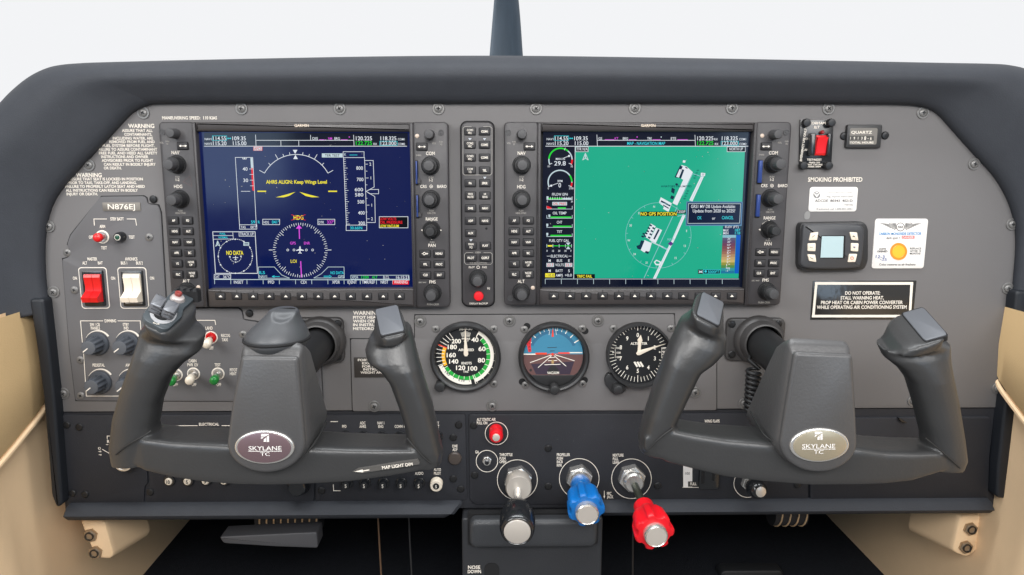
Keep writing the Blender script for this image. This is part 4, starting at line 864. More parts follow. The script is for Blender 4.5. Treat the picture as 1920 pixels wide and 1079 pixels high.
T, k, c = gauge('airspeed_indicator', 'round airspeed gauge with green, white and yellow arcs', 873, 667, 67, 56)
X0, Y0 = 418, 322
k.arc(X0, Y0, 145, 170, 43, 241, PG, 60); k.arc(X0, Y0, 171, 195, 29, 159, PW, 40); k.arc(X0, Y0, 142, 166, 244, 292, PY, 16); k.arc(X0, Y0, 171, 200, 168, 248, PW, 30)
for a in range(30, 245, 14): k.tick(X0, Y0, 144, 205 if a < 165 else 175, a, 3.2, PW)
for a in np.arange(250, 330, 8.2): k.tick(X0, Y0, 150, 204, a, 4.5, PW)
k.tick(X0, Y0, 142, 205, 292, 8, PR); k.tick(X0, Y0, 150, 212, 29, 5, PW); k.tick(X0, Y0, 145, 205, 160, 5, PW)
for s, x, y in [('40', 482, 212), ('60', 531, 275), ('80', 527, 354), ('100', 466, 411), ('120', 383, 406), ('140', 335, 362), ('160', 318, 318), ('180', 325, 262), ('200', 353, 222)]: k.text(s, x, y, 30, PW, wd=50 if len(s) == 2 else 64, wt='b')
for s, x, y, h, w in [('TEMP°C', 418, 118, 13, 74), ('30-0-30', 418, 137, 16, 92), ('PRESS', 420, 205, 12, 58), ('ALT', 421, 220, 12, 36), ('AIRSPEED', 421, 282, 17, 108), ('KNOTS', 424, 374, 17, 70), ('TAS', 418, 433, 14, 36)]: k.text(s, x, y, h, PW, wd=w, wt='b')
for i in range(9): k.line([(386+i*8, 152+abs(i-4)*3), (394+i*6.2, 190)], 3, PW)
k.text('140', 291, 444, 18, INKB, rot=-42, wd=34); k.text('120', 392, 491, 18, INKB, wd=36)
for a in range(172, 246, 12): k.tick(X0, Y0, 171, 182, a, 3, INKB)
k.flush('dial_marking', T)
needle(T, [(404, 312), (410, 200), (415, 128), (421, 200), (436, 312), (428, 326), (412, 326)], -0.0085)
cc = W(*z8(245, 513), -0.0013); mk('setting_knob', *(lambda vf: (sh(vf[0], cc), vf[1]))(lathe([(0, 0.0052), (0.014, 0.0056), (0.0155, 0.0048), (0.016, 0.003)], 28)), RING, T)
# attitude
SKYB = mat('attitude_blue', lin((58, 126, 156)), 0.45); BRN = mat('attitude_brown', lin((98, 68, 66)), 0.5); NVY = mat('attitude_shadow_blue', lin((44, 100, 132)), 0.5); DBR = mat('attitude_dark', lin((52, 40, 56)), 0.5)
T, k, c = gauge('attitude_indicator', 'round attitude gauge with blue sky, brown ground and VACUUM lettering', 1037.5, 667.5, 67, 57, RING)
X0, Y0 = 1022, 318
def chord(r, ya, yb, m):
    P = []
    for i in range(41):
        a = math.radians(-180+360*i/40); x, y = X0+r*math.sin(a), Y0-r*math.cos(a); P.append((x, min(max(y, ya), yb)))
    k.poly(P[:-1], m)
k.k = 1; chord(208, 110, 313, SKYB); chord(208, 313, 456, BRN)
k.arc(X0, Y0, 150, 172, -66, 66, NVY, 24); k.poly([(X0-150, 315)]+[(X0+165*math.sin(math.radians(a)), Y0-165*math.cos(math.radians(a))) for a in range(110, 252, 8)], DBR) if False else None
k.poly([(905, 452), (870, 380), (1170, 362), (1140, 452)], DBR)
k.poly([(982, 452), (988, 415), (1010, 390), (1036, 390), (1058, 415), (1064, 452)], RING)
for a in (-60, -45, -30, -20, -10, 0, 10, 20, 30, 45, 60): k.tick(X0, Y0, 172, 205 if abs(a) in (0, 30, 60) else 196, a, 7 if abs(a) in (30, 60, 45) else 4, PW)
k.poly([(1012, 192), (1028, 192), (1024, 140), (1018, 140)], PR); k.line([(995, 178), (1003, 120)], 3, PW); k.line([(1046, 178), (1038, 120)], 3, PW)
k.rect(815, 308, 905, 316, PW); k.rect(1130, 298, 1225, 305, PW); k.rect(900, 302, 980, 314, PR); k.rect(1058, 299, 1138, 310, PR); k.disc(1019, 312, 9, PR); k.rect(985, 309, 1010, 313, PR); k.rect(1030, 308, 1055, 312, PR)
k.line([(985, 267), (1048, 264)], 4, INKB); k.line([(1002, 290), (1032, 289)], 4, INKB)
for a, b in (((1008, 318), (865, 370)), ((1012, 322), (920, 404)), ((1030, 322), (1112, 394)), ((1036, 316), (1170, 357)), ((1000, 335), (1034, 334)), ((988, 357), (1050, 355)), ((965, 385), (1072, 382))): k.line([a, b], 4.5, PW)
k.rect(1012, 352, 1028, 378, mat('dial_ochre', lin((170, 140, 90)), 0.6))
k.poly([(838, 200), (862, 180), (875, 190), (868, 240), (872, 296), (852, 298), (842, 250)], mat('flag_red', lin((222, 44, 52)), 0.5)); 
for i, s in enumerate('GYRO'): k.text(s, 857+i*1.5, 215+i*23, 13, INKB, wt='b')
k.text('VACUUM', 1023, 441, 17, PW, wd=82, wt='b'); k.disc(868, 422, 9, RING, 12)
k.flush('dial_marking', T)
mk('lower_mask', *prism(wpoly([z8(*p) for p in [(872, 457), (1172, 457), (1140, 500), (1085, 525), (1022, 533), (960, 525), (905, 498)]], -0.0075), -0.004, -0.0078, 0.0004), RING, T)
cc = W(*z8(1029, 540), -0.012); mk('cage_knob', *(lambda vf: (sh(vf[0], cc), vf[1]))(lathe([(0, 0.0050), (0.010, 0.0053), (0.0115, 0.0046), (0.012, 0.003)], 28)), RING, T)
# altimeter
T, k, c = gauge('altimeter', 'round black altimeter with white ticks partly behind the right yoke', 1196.5, 663.5, 62, 56.5)
X0, Y0 = 1609, 303
for i in range(50): k.tick(X0, Y0, 156 if i % 5 == 0 else 168, 200, i*7.2, 4.5 if i % 5 == 0 else 3.6, PW)
for i in range(10):
    a = math.radians(i*36); k.text(str(i), X0+124*math.sin(a), Y0-124*math.cos(a), 27, PW, wt='b')
k.text('ALTIMETER', X0+8, 238, 17, PW, wd=116, wt='b')
for dx in (0, 20, 40): k.poly([(1585+dx-6, 367), (1597+dx-6, 362), (1622+dx-10, 396), (1612+dx-12, 402)], PW)
for x0, x1 in ((1453, 1492), (1775, 1812)):
    k.line([(x0, 265), (x0, 338)], 2.5, PW)
    for i, s in enumerate(('995', '1008', '1000') if x0 < 1600 else ('303', '302', '301')): k.text(s, (x0+x1)/2+2, 270+i*31, 13, PW, wd=30)
k.poly([(1448, 300), (1434, 294), (1434, 306)], PW); k.poly([(1770, 297), (1756, 291), (1756, 303)], PW)
k.flush('dial_marking', T)
needle(T, [(1598, 306), (1610, 288), (1710, 262), (1806, 238), (1715, 274), (1622, 318), (1606, 318)], -0.0085, name='long_needle')
needle(T, [(1607, 296), (1612, 232), (1606, 214), (1630, 178), (1642, 216), (1634, 232), (1628, 296)], -0.0076, name='short_needle')
mk('knob_bracket', *prism(wpoly(rpoly([z8(*p) for p in [(1396, 430), (1372, 470), (1378, 510), (1425, 572), (1470, 585), (1512, 560), (1530, 535), (1470, 480), (1430, 440)]], 6)), 0.0, -0.0070, 0.0012), RING, T)
cc = W(*z8(1462, 538), -0.007); mk('setting_knob', *(lambda vf: (sh(vf[0], cc), vf[1]))(lathe([(0, 0.0050), (0.010, 0.0053), (0.0115, 0.0046), (0.012, 0.003)], 28)), RING, T)

# ------------------------------------------------------------------ things on the right part of the panel
zc = Z(1400, 200, 0.20385)
E = thing('beacon_switch_panel', 'small black emergency transmitter panel with red rocker switch', 'switch panel', W(1528, 318, 0))
mk('plate', *prism(wpoly([(1499, 225), (1561, 226), (1556.5, 317), (1497, 316)]), 0.0005, -0.0030, 0.0006), BLACKK, E)
th = meshdata('thumb_screw', fluted([(0, 0.0042, 1), (0.0050, 0.0042, 1), (0.0056, 0.0036, 0.3), (0.0058, 0.002, 0)], 60, 0.10, 15), SCREWB, 40)
for p in ((1509.5, 231), (1555.5, 231), (1503.5, 311), (1550.5, 311)): put(th, 'thumb_screw', W(*p, -0.003), E)
mk('guard', *prism(vert_quad(1520, 1530, 1518, 1529, 250, 293, -0.01, 3), -0.002, -0.0105, 0.001), BLACKK, E); mk('guard', *prism(vert_quad(1552, 1559, 1551, 1557, 250, 293, -0.01, 3), -0.002, -0.0105, 0.001), BLACKK, E)
mk('switch_body', *prism(vert_quad(1528, 1553, 1526, 1552, 254, 292, -0.007, 1), -0.002, -0.0070, 0.0008), RED, E)
A = vert_quad(1531, 1550, 1529.5, 1549, 258, 288, -0.007, 0); xs_ = [p[0] for p in A]; zz = [p[1] for p in A]
x0, x1, z0, z1_ = min(xs_), max(xs_), min(zz), max(zz); pr = [(z1_, -0.0060), (z1_, -0.0105), ((z0+z1_)/2, -0.0082), (z0, -0.0074), (z0, -0.006)]
mk('rocker', [(x, y, z) for x in (x0, x1) for z, y in pr], [(i, i+1, i+6, i+5) for i in range(4)]+[(4, 3, 2, 1, 0), (5, 6, 7, 8, 9)], REDK, E, 20)
cc = W(1540, 248.5, -0.003); mk('indicator_lamp', *(lambda vf: (sh(vf[0], cc), vf[1]))(lathe([(0, 0.0019), (0.003, 0.0019), (0.0042, 0.0010)], 16)), mat('dark_red_lens', (0.25, 0.01, 0.01), 0.2), E)
k = Ink(-0.0033, zc)
for s, x, y, h, w in [('COBHAM', 650, 153, 20, 152), ('ELT', 645, 191, 22, 52), ('ON', 556, 297, 17, 34), ('ARM', 557, 399, 18, 54), ('TEST/RESET', 623, 490, 17, 136), ('PRESS ON', 623, 516, 13, 98), ('WAIT 1 SECOND', 626, 535, 13, 146), ('PRESS ARM', 622, 554, 13, 116)]: k.text(s, x, y, h, PRINT, wd=w, wt='b')
k.text('EMERGENCY USE ONLY', 520, 352, 19, PRINT, wd=298, wt='b', rot=85); k.flush('lettering', E)

Hm = thing('hour_meter', 'small black framed hour meter marked QUARTZ and TOTAL HOURS', 'meter', W(1620, 278, 0))
mk('frame', *prism(rr_px(1587.5, 234, 1653, 278, -0.004, 3), 0.0005, -0.0045, 0.0012), RING, Hm)
mk('window', *prism(rr_px(1593, 240.5, 1644.5, 271.5, -0.0046, 3), -0.004, -0.0047, 0), mat('meter_face', (0.16, 0.145, 0.125), 0.3), Hm, 0)
for p in ((1582, 255.5), (1659, 254.5)): screw(*p, Hm, 0, 'b')
k = Ink(-0.0050, zc); k.text('QUARTZ', 1058, 238, 24, PRINT, wd=192, wt='b'); k.text('TOTAL HOURS', 1058, 332, 17, PRINT, wd=218, wt='b'); k.rect(945, 270, 1170, 312, mat('meter_drum', (0.05, 0.047, 0.042), 0.5))
for i, s in enumerate('1913'): k.text(s, 955+i*35, 292, 22, PRINT, wt='b')
k.text('8', 1090, 292, 30, PRINT, wt='b'); k.text('6', 1142, 294, 26, PRINT); k.disc(1117, 296, 4, PRINT, 8); k.flush('lettering', Hm)

pl = placard('registration_sticker', 'white rounded beacon registration sticker under SMOKING PROHIBITED', 'sticker', (1517, 351, 1607, 397), 0.0, 0.0003, WHITE, 5, 0.0001)
k = Ink(-0.0005, zc); k.disc(645, 812, 32, INKG, 24); k.poly([(615, 790), (645, 812), (675, 790), (668, 808), (645, 838), (622, 808)], WHITE); k.poly([(630, 790), (645, 802), (662, 790), (650, 786), (640, 786)], WHITE)
for s, x, y, h, w, m in [('www.beaconregistration.noaa.gov', 840, 786, 9, 288, INKG), ('Reg. expires: 03/07/2027', 858, 828, 15, 244, INKG), ('ADCDE  B0343  4021D', 802, 867, 22, 344, INKB), ('N876EJ', 938, 904, 14, 74, INKG), ('If activated, call 1-800-851-3051', 808, 943, 15, 326, INKG)]: k.text(s, x, y, h, m, wd=w)
k.flush('lettering', pl)

# climate controller
zd = Z(1400, 390, 0.20385)
Cc = thing('climate_controller', 'dark grey climate controller with pale square screen and six white keys', 'controller', W(1556, 507, 0))
def wz(pts, y): return wpoly([zd(*p) for p in pts], y)
mk('base', *prism(wz(rpoly([(468, 132), (1040, 122), (1078, 180), (1078, 480), (1040, 562), (470, 570), (446, 520), (450, 180)], 40), 0.0), 0.0005, -0.010, 0.002), RING, Cc)
bf = smoothpts([(520, 175), (560, 152), (780, 146), (1020, 152), (1070, 176), (1082, 230), (1072, 420), (1052, 520), (1010, 555), (760, 566), (560, 558), (505, 535), (495, 480), (508, 320)], 4, True)
mk('face', *prism(wz(bf, -0.014), -0.008, -0.0145, 0.0025, 3), mat('controller_grey', (0.045, 0.046, 0.05), 0.4, 0, 0.5), Cc)
mk('screen_frame', *prism(wz(rpoly([(686, 254), (908, 254), (902, 466), (672, 464)], 8), -0.0145), -0.014, -0.0150, 0.0003), GAP, Cc)
mk('screen', *prism(wz([(692, 262), (892, 262), (884, 458), (678, 458)], -0.0150), -0.0145, -0.0152, 0), mat('pale_lcd', (0.40, 0.52, 0.54), 0.3), Cc, 0)
for i, (q, sy) in enumerate([([(586, 232), (656, 222), (645, 298), (570, 302)], '/'), ([(560, 328), (632, 324), (630, 400), (558, 398)], '-'), ([(556, 428), (628, 430), (638, 500), (572, 488)], 'u'), ([(944, 224), (1012, 226), (1024, 300), (962, 296)], '^'), ([(958, 324), (1026, 326), (1022, 402), (956, 398)], 'v'), ([(942, 424), (1014, 424), (996, 498), (928, 500)], 'o')]):
    o = mk('key', *prism(wz(rpoly(q, 8, 3), -0.0148), -0.014, -0.0160, 0.0005), IVORY, Cc)
    k = Ink(-0.0163, zd); x = sum(p[0] for p in q)/4; y = sum(p[1] for p in q)/4
    if sy == '/': k.line([(x-12, y+8), (x, y-2), (x+12, y-8)], 4, INKB)
    elif sy == '-': k.line([(x-12, y), (x+12, y)], 4, INKB)
    elif sy == 'u': k.line([(x-12, y-6), (x, y+4), (x+12, y+6)], 4, INKB)
    elif sy == '^': k.poly([(x-14, y+5), (x+14, y+5), (x, y-7)], INKB)
    elif sy == 'v': k.poly([(x-14, y-5), (x+14, y-5), (x, y+9)], mat('blue_ink', lin((50, 60, 110)), 0.6))
    else: k.arc(x, y, 12, 16, 35, 325, PR, 16); k.line([(x, y-20), (x, y-2)], 5, PR)
    k.flush('legend', o)

pl = placard('gas_detector_card', 'white detector card with winged emblem and orange spot', 'card', (1637, 410.5, 1735, 503.5), 0.0, 0.0012, WHITE, 5, 0.0003)
k = Ink(-0.0014, zd); WG = mat('wing_ink', (0.09, 0.085, 0.08), 0.6)
for s in (-1, 1):
    cx = 1416
    for i in range(7):
        y0 = 142+i*9.5; xo = 186-i*21; k.line([(cx+s*44, 150+i*6), (cx+s*(44+(xo-44)*0.55), y0+8-i), (cx+s*xo, y0)], 4.5, WG)
    k.line([(cx+s*44, 146), (cx+s*90, 138), (cx+s*110, 150), (cx+s*186, 142)], 4, WG)
k.arc(1414, 176, 34, 40, 0, 360, WG, 24); k.text('ASA', 1414, 176, 20, WG, wd=52, wt='b')
k.text('CARBON MONOXIDE DETECTOR', 1411, 238, 22, mat('cyan_ink', lin((24, 130, 190)), 0.6), wd=392, wt='b'); k.text('dark spot >', 1349, 277, 22, INKB, wd=128)
k.rect(1427, 258, 1543, 284, mat('danger_red', lin((228, 50, 50)), 0.6)); k.text('DANGER', 1485, 271, 19, WHITE, wd=104, wt='b')
for s, x, y, w in [('DATE', 1250, 378, 60), ('OPENED', 1247, 401, 96), ('REPLACE', 1554, 374, 104), ('AFTER 12', 1553, 398, 102), ('MONTHS', 1549, 421, 96)]: k.text(s, x, y, 16, INKB, wd=w, wt='b' if x < 1300 else 'r')
k.text('Color restores as air freshens', 1386, 521, 19, INKB, wd=332)
HN = mat('pen_blue', lin((60, 90, 150)), 0.6)
k.text('12-3', 1228, 450, 28, HN, wd=82, rot=-4); k.text('-25', 1258, 474, 24, HN, wd=62, rot=-6)
k.arc(1397, 402, 58, 79, 0, 360, mat('orange_ring', lin((236, 138, 30)), 0.5), 40); k.flush('lettering', pl)
cc = W(*zd(1397, 402), -0.0012); mk('detector_spot', *(lambda vf: (sh(vf[0], cc), vf[1]))(lathe([(0, 58*0.20385*0.00056), (0.0003, 58*0.20385*0.00056)], 36)), mat('amber_spot', lin((246, 178, 44)), 0.5), pl)

pl = placard('warning_placard', 'black placard with white border reading DO NOT OPERATE', 'placard', (1521.5, 526.5, 1714.5, 599.5), 0.0, 0.0006, mat('glossy_black_label', (0.025, 0.024, 0.023), 0.16, 0, 0.6, 0.5, 160, coat=0.3), 1, 0.0001)
k = Ink(-0.0010, zd)
for p in ([(628, 683), (1532, 683), (1532, 708), (628, 708)], [(600, 985), (1510, 985), (1510, 1008), (600, 1008)], [(628, 708), (650, 708), (626, 985), (602, 985)], [(1505, 708), (1530, 708), (1512, 985), (1490, 985)]): k.poly(p, PRINT)
for s, a, b, y in [('DO NOT OPERATE:', 906, 1228, 784), ('STALL WARNING HEAT,', 864, 1262, 828), ('PROP HEAT OR CABIN POWER CONVERTER', 684, 1436, 871), ('WHILE OPERATING AIR CONDITIONING SYSTEM', 645, 1472, 914)]: k.text(s, 0, y, 30, PRINT, x0=a, x1=b, wt='b')
k.flush('lettering', pl)
pl = placard('loading_placard', 'small dark brown placard half hidden behind the left yoke horn', 'placard', (664, 670, 757, 708), -0.0013, 0.0005, mat('dark_brown_label', (0.035, 0.030, 0.027), 0.4), 1, 0.0001)
k = Ink(-0.0021)
for s, x, y, w in [('FORWARD', 671, 675.5, 42), ('EXCEPT', 679, 681.5, 33), ('FOR ADDITIONAL', 679, 687.5, 70), ('INSTRUCTIONS', 681, 693, 56), ('WEIGHT AND BALANCE', 676, 699, 78)]: k.text(s, x, y, 4.2, PRINT, wd=w, al='l', wt='b')
k.flush('lettering', pl)

# ------------------------------------------------------------------ lower black panels and the trim bar
LB = thing('lower_panel', 'black lower panel backing under the grey instrument panel', 'panel', W(990, 945, 0))
mk('backing', *prism(wpoly([(110, 774.5), (1878, 766.5), (1868, 950), (122, 956)]), 0.010, 0.0008, 0), BLACKP, LB, 0)
def subpanel(name, label, pts, y=-0.0012, rad=6):
    T = thing(name, label, 'panel', W(sum(p[0] for p in pts)/len(pts), max(p[1] for p in pts), 0), 'lower black sub-panels')
    mk('plate', *prism(wpoly(rpoly(pts, rad)), 0.0007, y, 0.0008), BLACKP, T); return T
IG = subpanel('key_switch_panel', 'black lower left panel holding the ignition lock', [(113, 778), (270, 778), (278, 905), (272, 912), (270, 946), (126, 949), (118, 860)])
for p in ((125, 797), (149, 801), (136, 925), (160, 927)): screw(*p, IG, -0.0012, 'b')
k = Ink(-0.0016); k.line([(192, 843), (206, 851)], 1.3, PRINT); k.line([(203, 834), (199, 834)], 1, PRINT); k.line([(208, 818), (201, 818), (201, 823)], 1.2, PRINT); k.text('R', 203, 828, 6, PRINT, wt='b')
for i, s in enumerate('OFF'): k.text(s, 186.5+i*0.6, 841+i*6.3, 5, PRINT, wt='b', rot=-80)
k.flush('lettering', IG)
CB1 = subpanel('breaker_panel', 'black circuit breaker panel behind the left half of the pilot yoke', [(273, 778), (589, 778), (589, 936), (584, 946), (300, 949), (292, 945), (275, 945), (274, 918), (282, 914)])
for p in ((282, 923),): screw(*p, CB1, -0.0012, 'b')
k = Ink(-0.0016); k.line([(296, 803), (296, 798.5), (370, 798.5)], 1.3, PRINT); k.text('ELECTRICAL', 373, 796, 5.2, PRINT, wd=38, al='l', wt='b'); k.line([(416, 798.5), (560, 798.5)], 1.3, PRINT); k.flush('lettering', CB1)
CB2 = subpanel('avionics_breaker_panel', 'black avionics breaker panel left of the throttle panel', [(593, 778), (873, 776), (876, 937), (850, 938), (842, 944), (615, 947), (607, 941), (592, 941)])
for p in ((860, 797), (850, 820.5), (850, 898), (864, 917), (603, 920)): screw(*p, CB2, -0.0012, 'b')
k = Ink(-0.0016); LAB = lambda s, x, y, h=5.4: k.text(s, x, y, h, PRINT, xs=0.62, wt='b')
for s, x, y in [('PFD', 645.5, 800), ('ADC', 680, 793.5), ('AHRS', 680, 800), ('NAV 1', 714, 793.5), ('ENG', 714, 800), ('COMM 1', 749, 800), ('STBY', 818, 793.5), ('BATT', 818, 800), ('DME', 853, 837), ('ADF', 853, 843.5), ('AUTO', 820, 881), ('PILOT', 820, 888), ('AUDIO', 786, 888)]: LAB(s, x, y)
k.line([(625, 909), (625.5, 920.5), (638, 920.5)], 1.3, PRINT); k.line([(620, 790.8), (633, 790.8)], 1.3, PRINT); k.flush('lettering', CB2)
CT = subpanel('engine_control_panel', 'black centre panel with the throttle, propeller and mixture controls', [(879, 776), (1512, 774), (1514, 938), (1505, 944), (1140, 946), (890, 945), (881, 936)], -0.0016)
for p in ((888, 798), (1028, 841), (1028, 912), (1233, 911), (890, 891), (1495, 909)): screw(*p, CT, -0.0016, 'b')
k = Ink(-0.0020)
for s, x, y in [('ALT STATIC AIR', 894, 787), ('PULL ON', 894, 793.5), ('GA', 891, 848), ('THROTTLE', 936.5, 853), ('PUSH', 936.5, 859.8), ('OPEN', 936.5, 866.3), ('PROPELLER', 1044, 853), ('PUSH', 1044, 859.8), ('INCR', 1044, 866.3), ('RPM', 1044, 872.8), ('MIXTURE', 1149, 854), ('PULL', 1149, 860.8), ('LEAN', 1149, 867.3), ('MIC', 1138, 925.5), ('JACK', 1138, 932), ('WING FLAPS', 1321, 790)]: k.text(s, x, y, 5.4, PRINT, xs=0.62, al='l', wt='b')
k.line([(1133, 921), (1133, 932)], 1.1, PRINT); k.poly([(1133, 936), (1131.2, 930), (1134.8, 930)], PRINT)
for x, y, r in ((931, 813, 21.2), (913, 865, 20.2), (970, 900, 37.5), (1086, 897.5, 37.2), (1184, 898, 37.2), (1402, 907, 26)): k.arc(x, y, r-0.6, r+0.6, 0, 360, PRINT, 60)
k.rect(1281, 871, 1298, 914, WHITE); k.text('100', 1289, 888, 5, INKB, wd=9); k.rect(1290, 903, 1313, 913, INKB); k.text('FULL', 1300, 907.5, 5.4, PRINT, wd=12, wt='b'); k.line([(1280, 914.2), (1316, 914.2)], 1, PRINT)
k.flush('lettering', CT)
mk('flap_gate', *prism(rr_px(1312, 800, 1349, 916.5, -0.002, 5), 0.0, -0.0045, 0.001), BLACKK, CT); mk('flap_slot', *prism(rr_px(1317, 806, 1323, 908, -0.005, 2), -0.003, -0.0048, 0), GAP, CT, 0); mk('flap_slot', *prism(rr_px(1338, 806, 1342, 902, -0.005, 2), -0.003, -0.0048, 0), GAP, CT, 0)
GB = subpanel('glovebox_door', 'plain black glovebox door below the grey panel on the far right', [(1517, 783), (1855, 781), (1850, 936), (1518, 940)], -0.0024)
c = W(1686, 785, -0.0024); mk('latch', *prism(wpoly([(1680, 781), (1686, 783), (1695, 790), (1684, 788)]), -0.001, -0.0060, 0.0004), BLACKK, GB)
def trimbar(name, label, x0, x1, ya, yb, cut=0):
    T = []; P0 = W(x0, (ya+yb)/2, -0.01); P1 = W(x1, (ya+yb)/2, -0.01); zt = W((x0+x1)/2, ya, -0.006)[2]; zb = W((x0+x1)/2, yb, -0.012)[2]
    sec = [(0.03, zt+0.001), (-0.002, zt+0.001), (-0.009, zt-0.001), (-0.014, zt-0.006), (-0.0155, (zt+zb)/2), (-0.0135, zb+0.005), (-0.009, zb+0.0005), (0.0, zb), (0.03, zb)]
    xs = [P0[0]-0.0, P0[0]+0.003]+list(np.linspace(P0[0]+0.02, P1[0]-0.02, 8))+[P1[0]-0.003, P1[0]]
    rings = []
    for i, x in enumerate(xs):
        e = 0.004 if i in (0, len(xs)-1) else 0.0
        rings.append([(x+(cut*(1-(z-zb)/(zt-zb)) if i >= len(xs)-2 else 0), y+e*0.8 if y < 0.02 else y, z+(e*0.5 if z < (zt+zb)/2 else -e*0.5)) for y, z in sec])
    return tag(mk(name, *loft(rings), LEATHER, smooth=50), label, 'trim', 'padded bars under the panel')
trimbar('trim_bar', 'padded black bar under the panel on the pilot side', 120, 866, 946, 977, -0.017)
trimbar('trim_bar', 'padded black bar under the panel right of the pedestal', 1127, 1863, 940, 968, 0)

# ------------------------------------------------------------------ control yokes
def superring(c, u, v, n=28, e=2.6):
    out = []
    for k in range(n):
        a = 2*math.pi*k/n; ca, sa = math.cos(a), math.sin(a)
        out.append(c+u*math.copysign(abs(ca)**(2/e), ca)+v*math.copysign(abs(sa)**(2/e), sa))
    return out
def quad_frame(q, yb, yf):
    TL, TR, BR, BL = W(*q[0], yb), W(*q[1], yb), W(*q[2], yf), W(*q[3], yf)
    c = (TL+TR+BR+BL)/4; u = (TR+BR-TL-BL)/4; v = (BL+BR-TL-TR)/4; n = np.cross(v, u); n /= np.linalg.norm(n)
    if n[1] > 0: n = -n
    return c, u, v, n
def horn(st, quad, yb, yf, ex):
    """stations (left edge, right edge, y of the axis, half depth, tilt), ending in the slanted head under the plate"""
    rings = []
    for i_, (L, R, y, h, tl) in enumerate(st):
        q_ = max(0, i_-(len(st)-4)); y += q_*0.0006; tl *= 1-0.12*q_; h -= q_*0.0004
        A, B = W(*L, y), W(*R, y); t = math.radians(tl)
        rings.append(superring((A+B)/2, (B-A)/2, np.array([0, -math.cos(t), -math.sin(t)])*h, e=2.35))
    c, u, v, n = quad_frame(quad, yb, yf)
    (l0, r0), (l1, r1) = ex
    for d_, l, r, va, vb, e in ((0.0100, l0, r0, 0.98, 1.08, 2.5), (0.0030, (l0+l1)/2, (r0+r1)/2, 1.06, 1.20, 3.4), (0.0002, l1, r1, 1.04, 1.16, 4.4)):
        rings.append(superring(c-np.array([0, 0.05, 1.0])*d_+u*(r-l)/2+v*(vb-va)/2, u*(l+r)/2, v*(va+vb)/2, e=e))
    return loft(rings), (c, u, v, n)
def bar(st):
    rings = []
    for x, yt, yb_, yc, hd in st:
        A, B = W(x, yt-1, yc-hd), W(x, yb_+(8 if hd > 0.0195 else 2), yc-hd); c = (A+B)/2; c = np.array([c[0], yc, c[2]]); hz = (A[2]-B[2])/2
        rings.append([p for p in superring(c, np.array([0, -hd, -0.0]), np.array([0, 0, hz]), 40, 7.0)])
    return loft(rings)
def orient(vf):
    me = bpy.data.meshes.new('t'); me.from_pydata([tuple(map(float, p)) for p in vf[0]], [], vf[1])
    import bmesh
    b = bmesh.new(); b.from_mesh(me); bmesh.ops.recalc_face_normals(b, faces=b.faces); v = [tuple(p.co) for p in b.verts]; b.verts.ensure_lookup_table()
    f = [tuple(x.index for x in q.verts) for q in b.faces]; b.free(); bpy.data.meshes.remove(me); return v, f
def fuse(parts, voxel=0.0012, it=8):
    v, f = merge(*[orient(p) for p in parts]); me = bpy.data.meshes.new('t'); me.from_pydata(v, [], f)
    o = bpy.data.objects.new('t', me); COL.objects.link(o)
    m = o.modifiers.new('r', 'REMESH'); m.mode = 'VOXEL'; m.voxel_size = voxel
    s = o.modifiers.new('s', 'SMOOTH'); s.factor = 0.5; s.iterations = it
    dg = bpy.context.evaluated_depsgraph_get(); dg.update(); r = bpy.data.meshes.new_from_object(o.evaluated_get(dg))
    vv = np.empty(len(r.vertices)*3); r.vertices.foreach_get('co', vv); ff = [tuple(p.vertices) for p in r.polygons]
    bpy.data.objects.remove(o); bpy.data.meshes.remove(me); bpy.data.meshes.remove(r)
    return vv.reshape(-1, 3), ff
def slab(fr, poly, t0, t1, bev=0.0009):
    """a thin plate in the frame c,u,v,n; poly in (u,v) units"""
    c, u, v, n = fr; lu, lv = np.linalg.norm(u), np.linalg.norm(v); vf = prism([(a*lu, -b*lv) for a, b in poly], -t0, -t1, bev)
    return [c+(u/lu)*x-(v/lv)*z-n*y for x, y, z in vf[0]], vf[1]
def rsq(s=0.9, r=0.22): return [(x, z) for x, z in rrect(-s, -s, s, s, r, 4)]
YF = -0.182
def tongue(top, bot, cx, cy, rx, ry):
    """outline: straight flanks from the rounded top, running into an arc round the emblem"""
    a = [(cx+rx*math.cos(math.radians(t)), cy+ry*math.sin(math.radians(t))) for t in range(0, 181, 10)]
    return rpoly([top[0], top[1]], 1) if False else rpoly([top[0], top[1]]+[bot[0]]+a+[bot[1]], 10, 4)
def pod(T, outl, m):
    """the raised tongue of the hub: pixel outline of the front face, pushed straight back to the shaft"""
    P = clean(wpoly(outl, YF)); zt = max(p[1] for p in P); zc = sum(p[1] for p in P)/len(P); rings = []
    prof = [(-0.104, -0.0005, -0.003), (-0.130, -0.0018, 0.002), (-0.160, -0.0020, 0.0045), (-0.168, -0.0018, 0.0058), (-0.1725, -0.0010, 0.0052), (-0.1755, 0.0000, 0.0030), (-0.1768, 0.0010, 0.0), (-0.1772, 0.0014, 0.0), (-0.1785, 0.0008, 0.0), (-0.1800, 0.0004, 0.0), (-0.1815, 0.0009, 0), (-0.1826, 0.0020, 0), (YF-0.0012, 0.0034, 0)]
    for y, d, dz in prof:
        q = inset(P, d); rings.append([(x, y-(0.045*max(0, (z-zc)/(zt-zc))*min(1, (y+0.17)/0.06) if y > -0.17 else 0), z+dz*max(0, (z-zc)/(zt-zc))**2) for x, z in q])
    v, f = loft(rings); o = mk('hub', *orient((v, f)), m, T, 50); return o
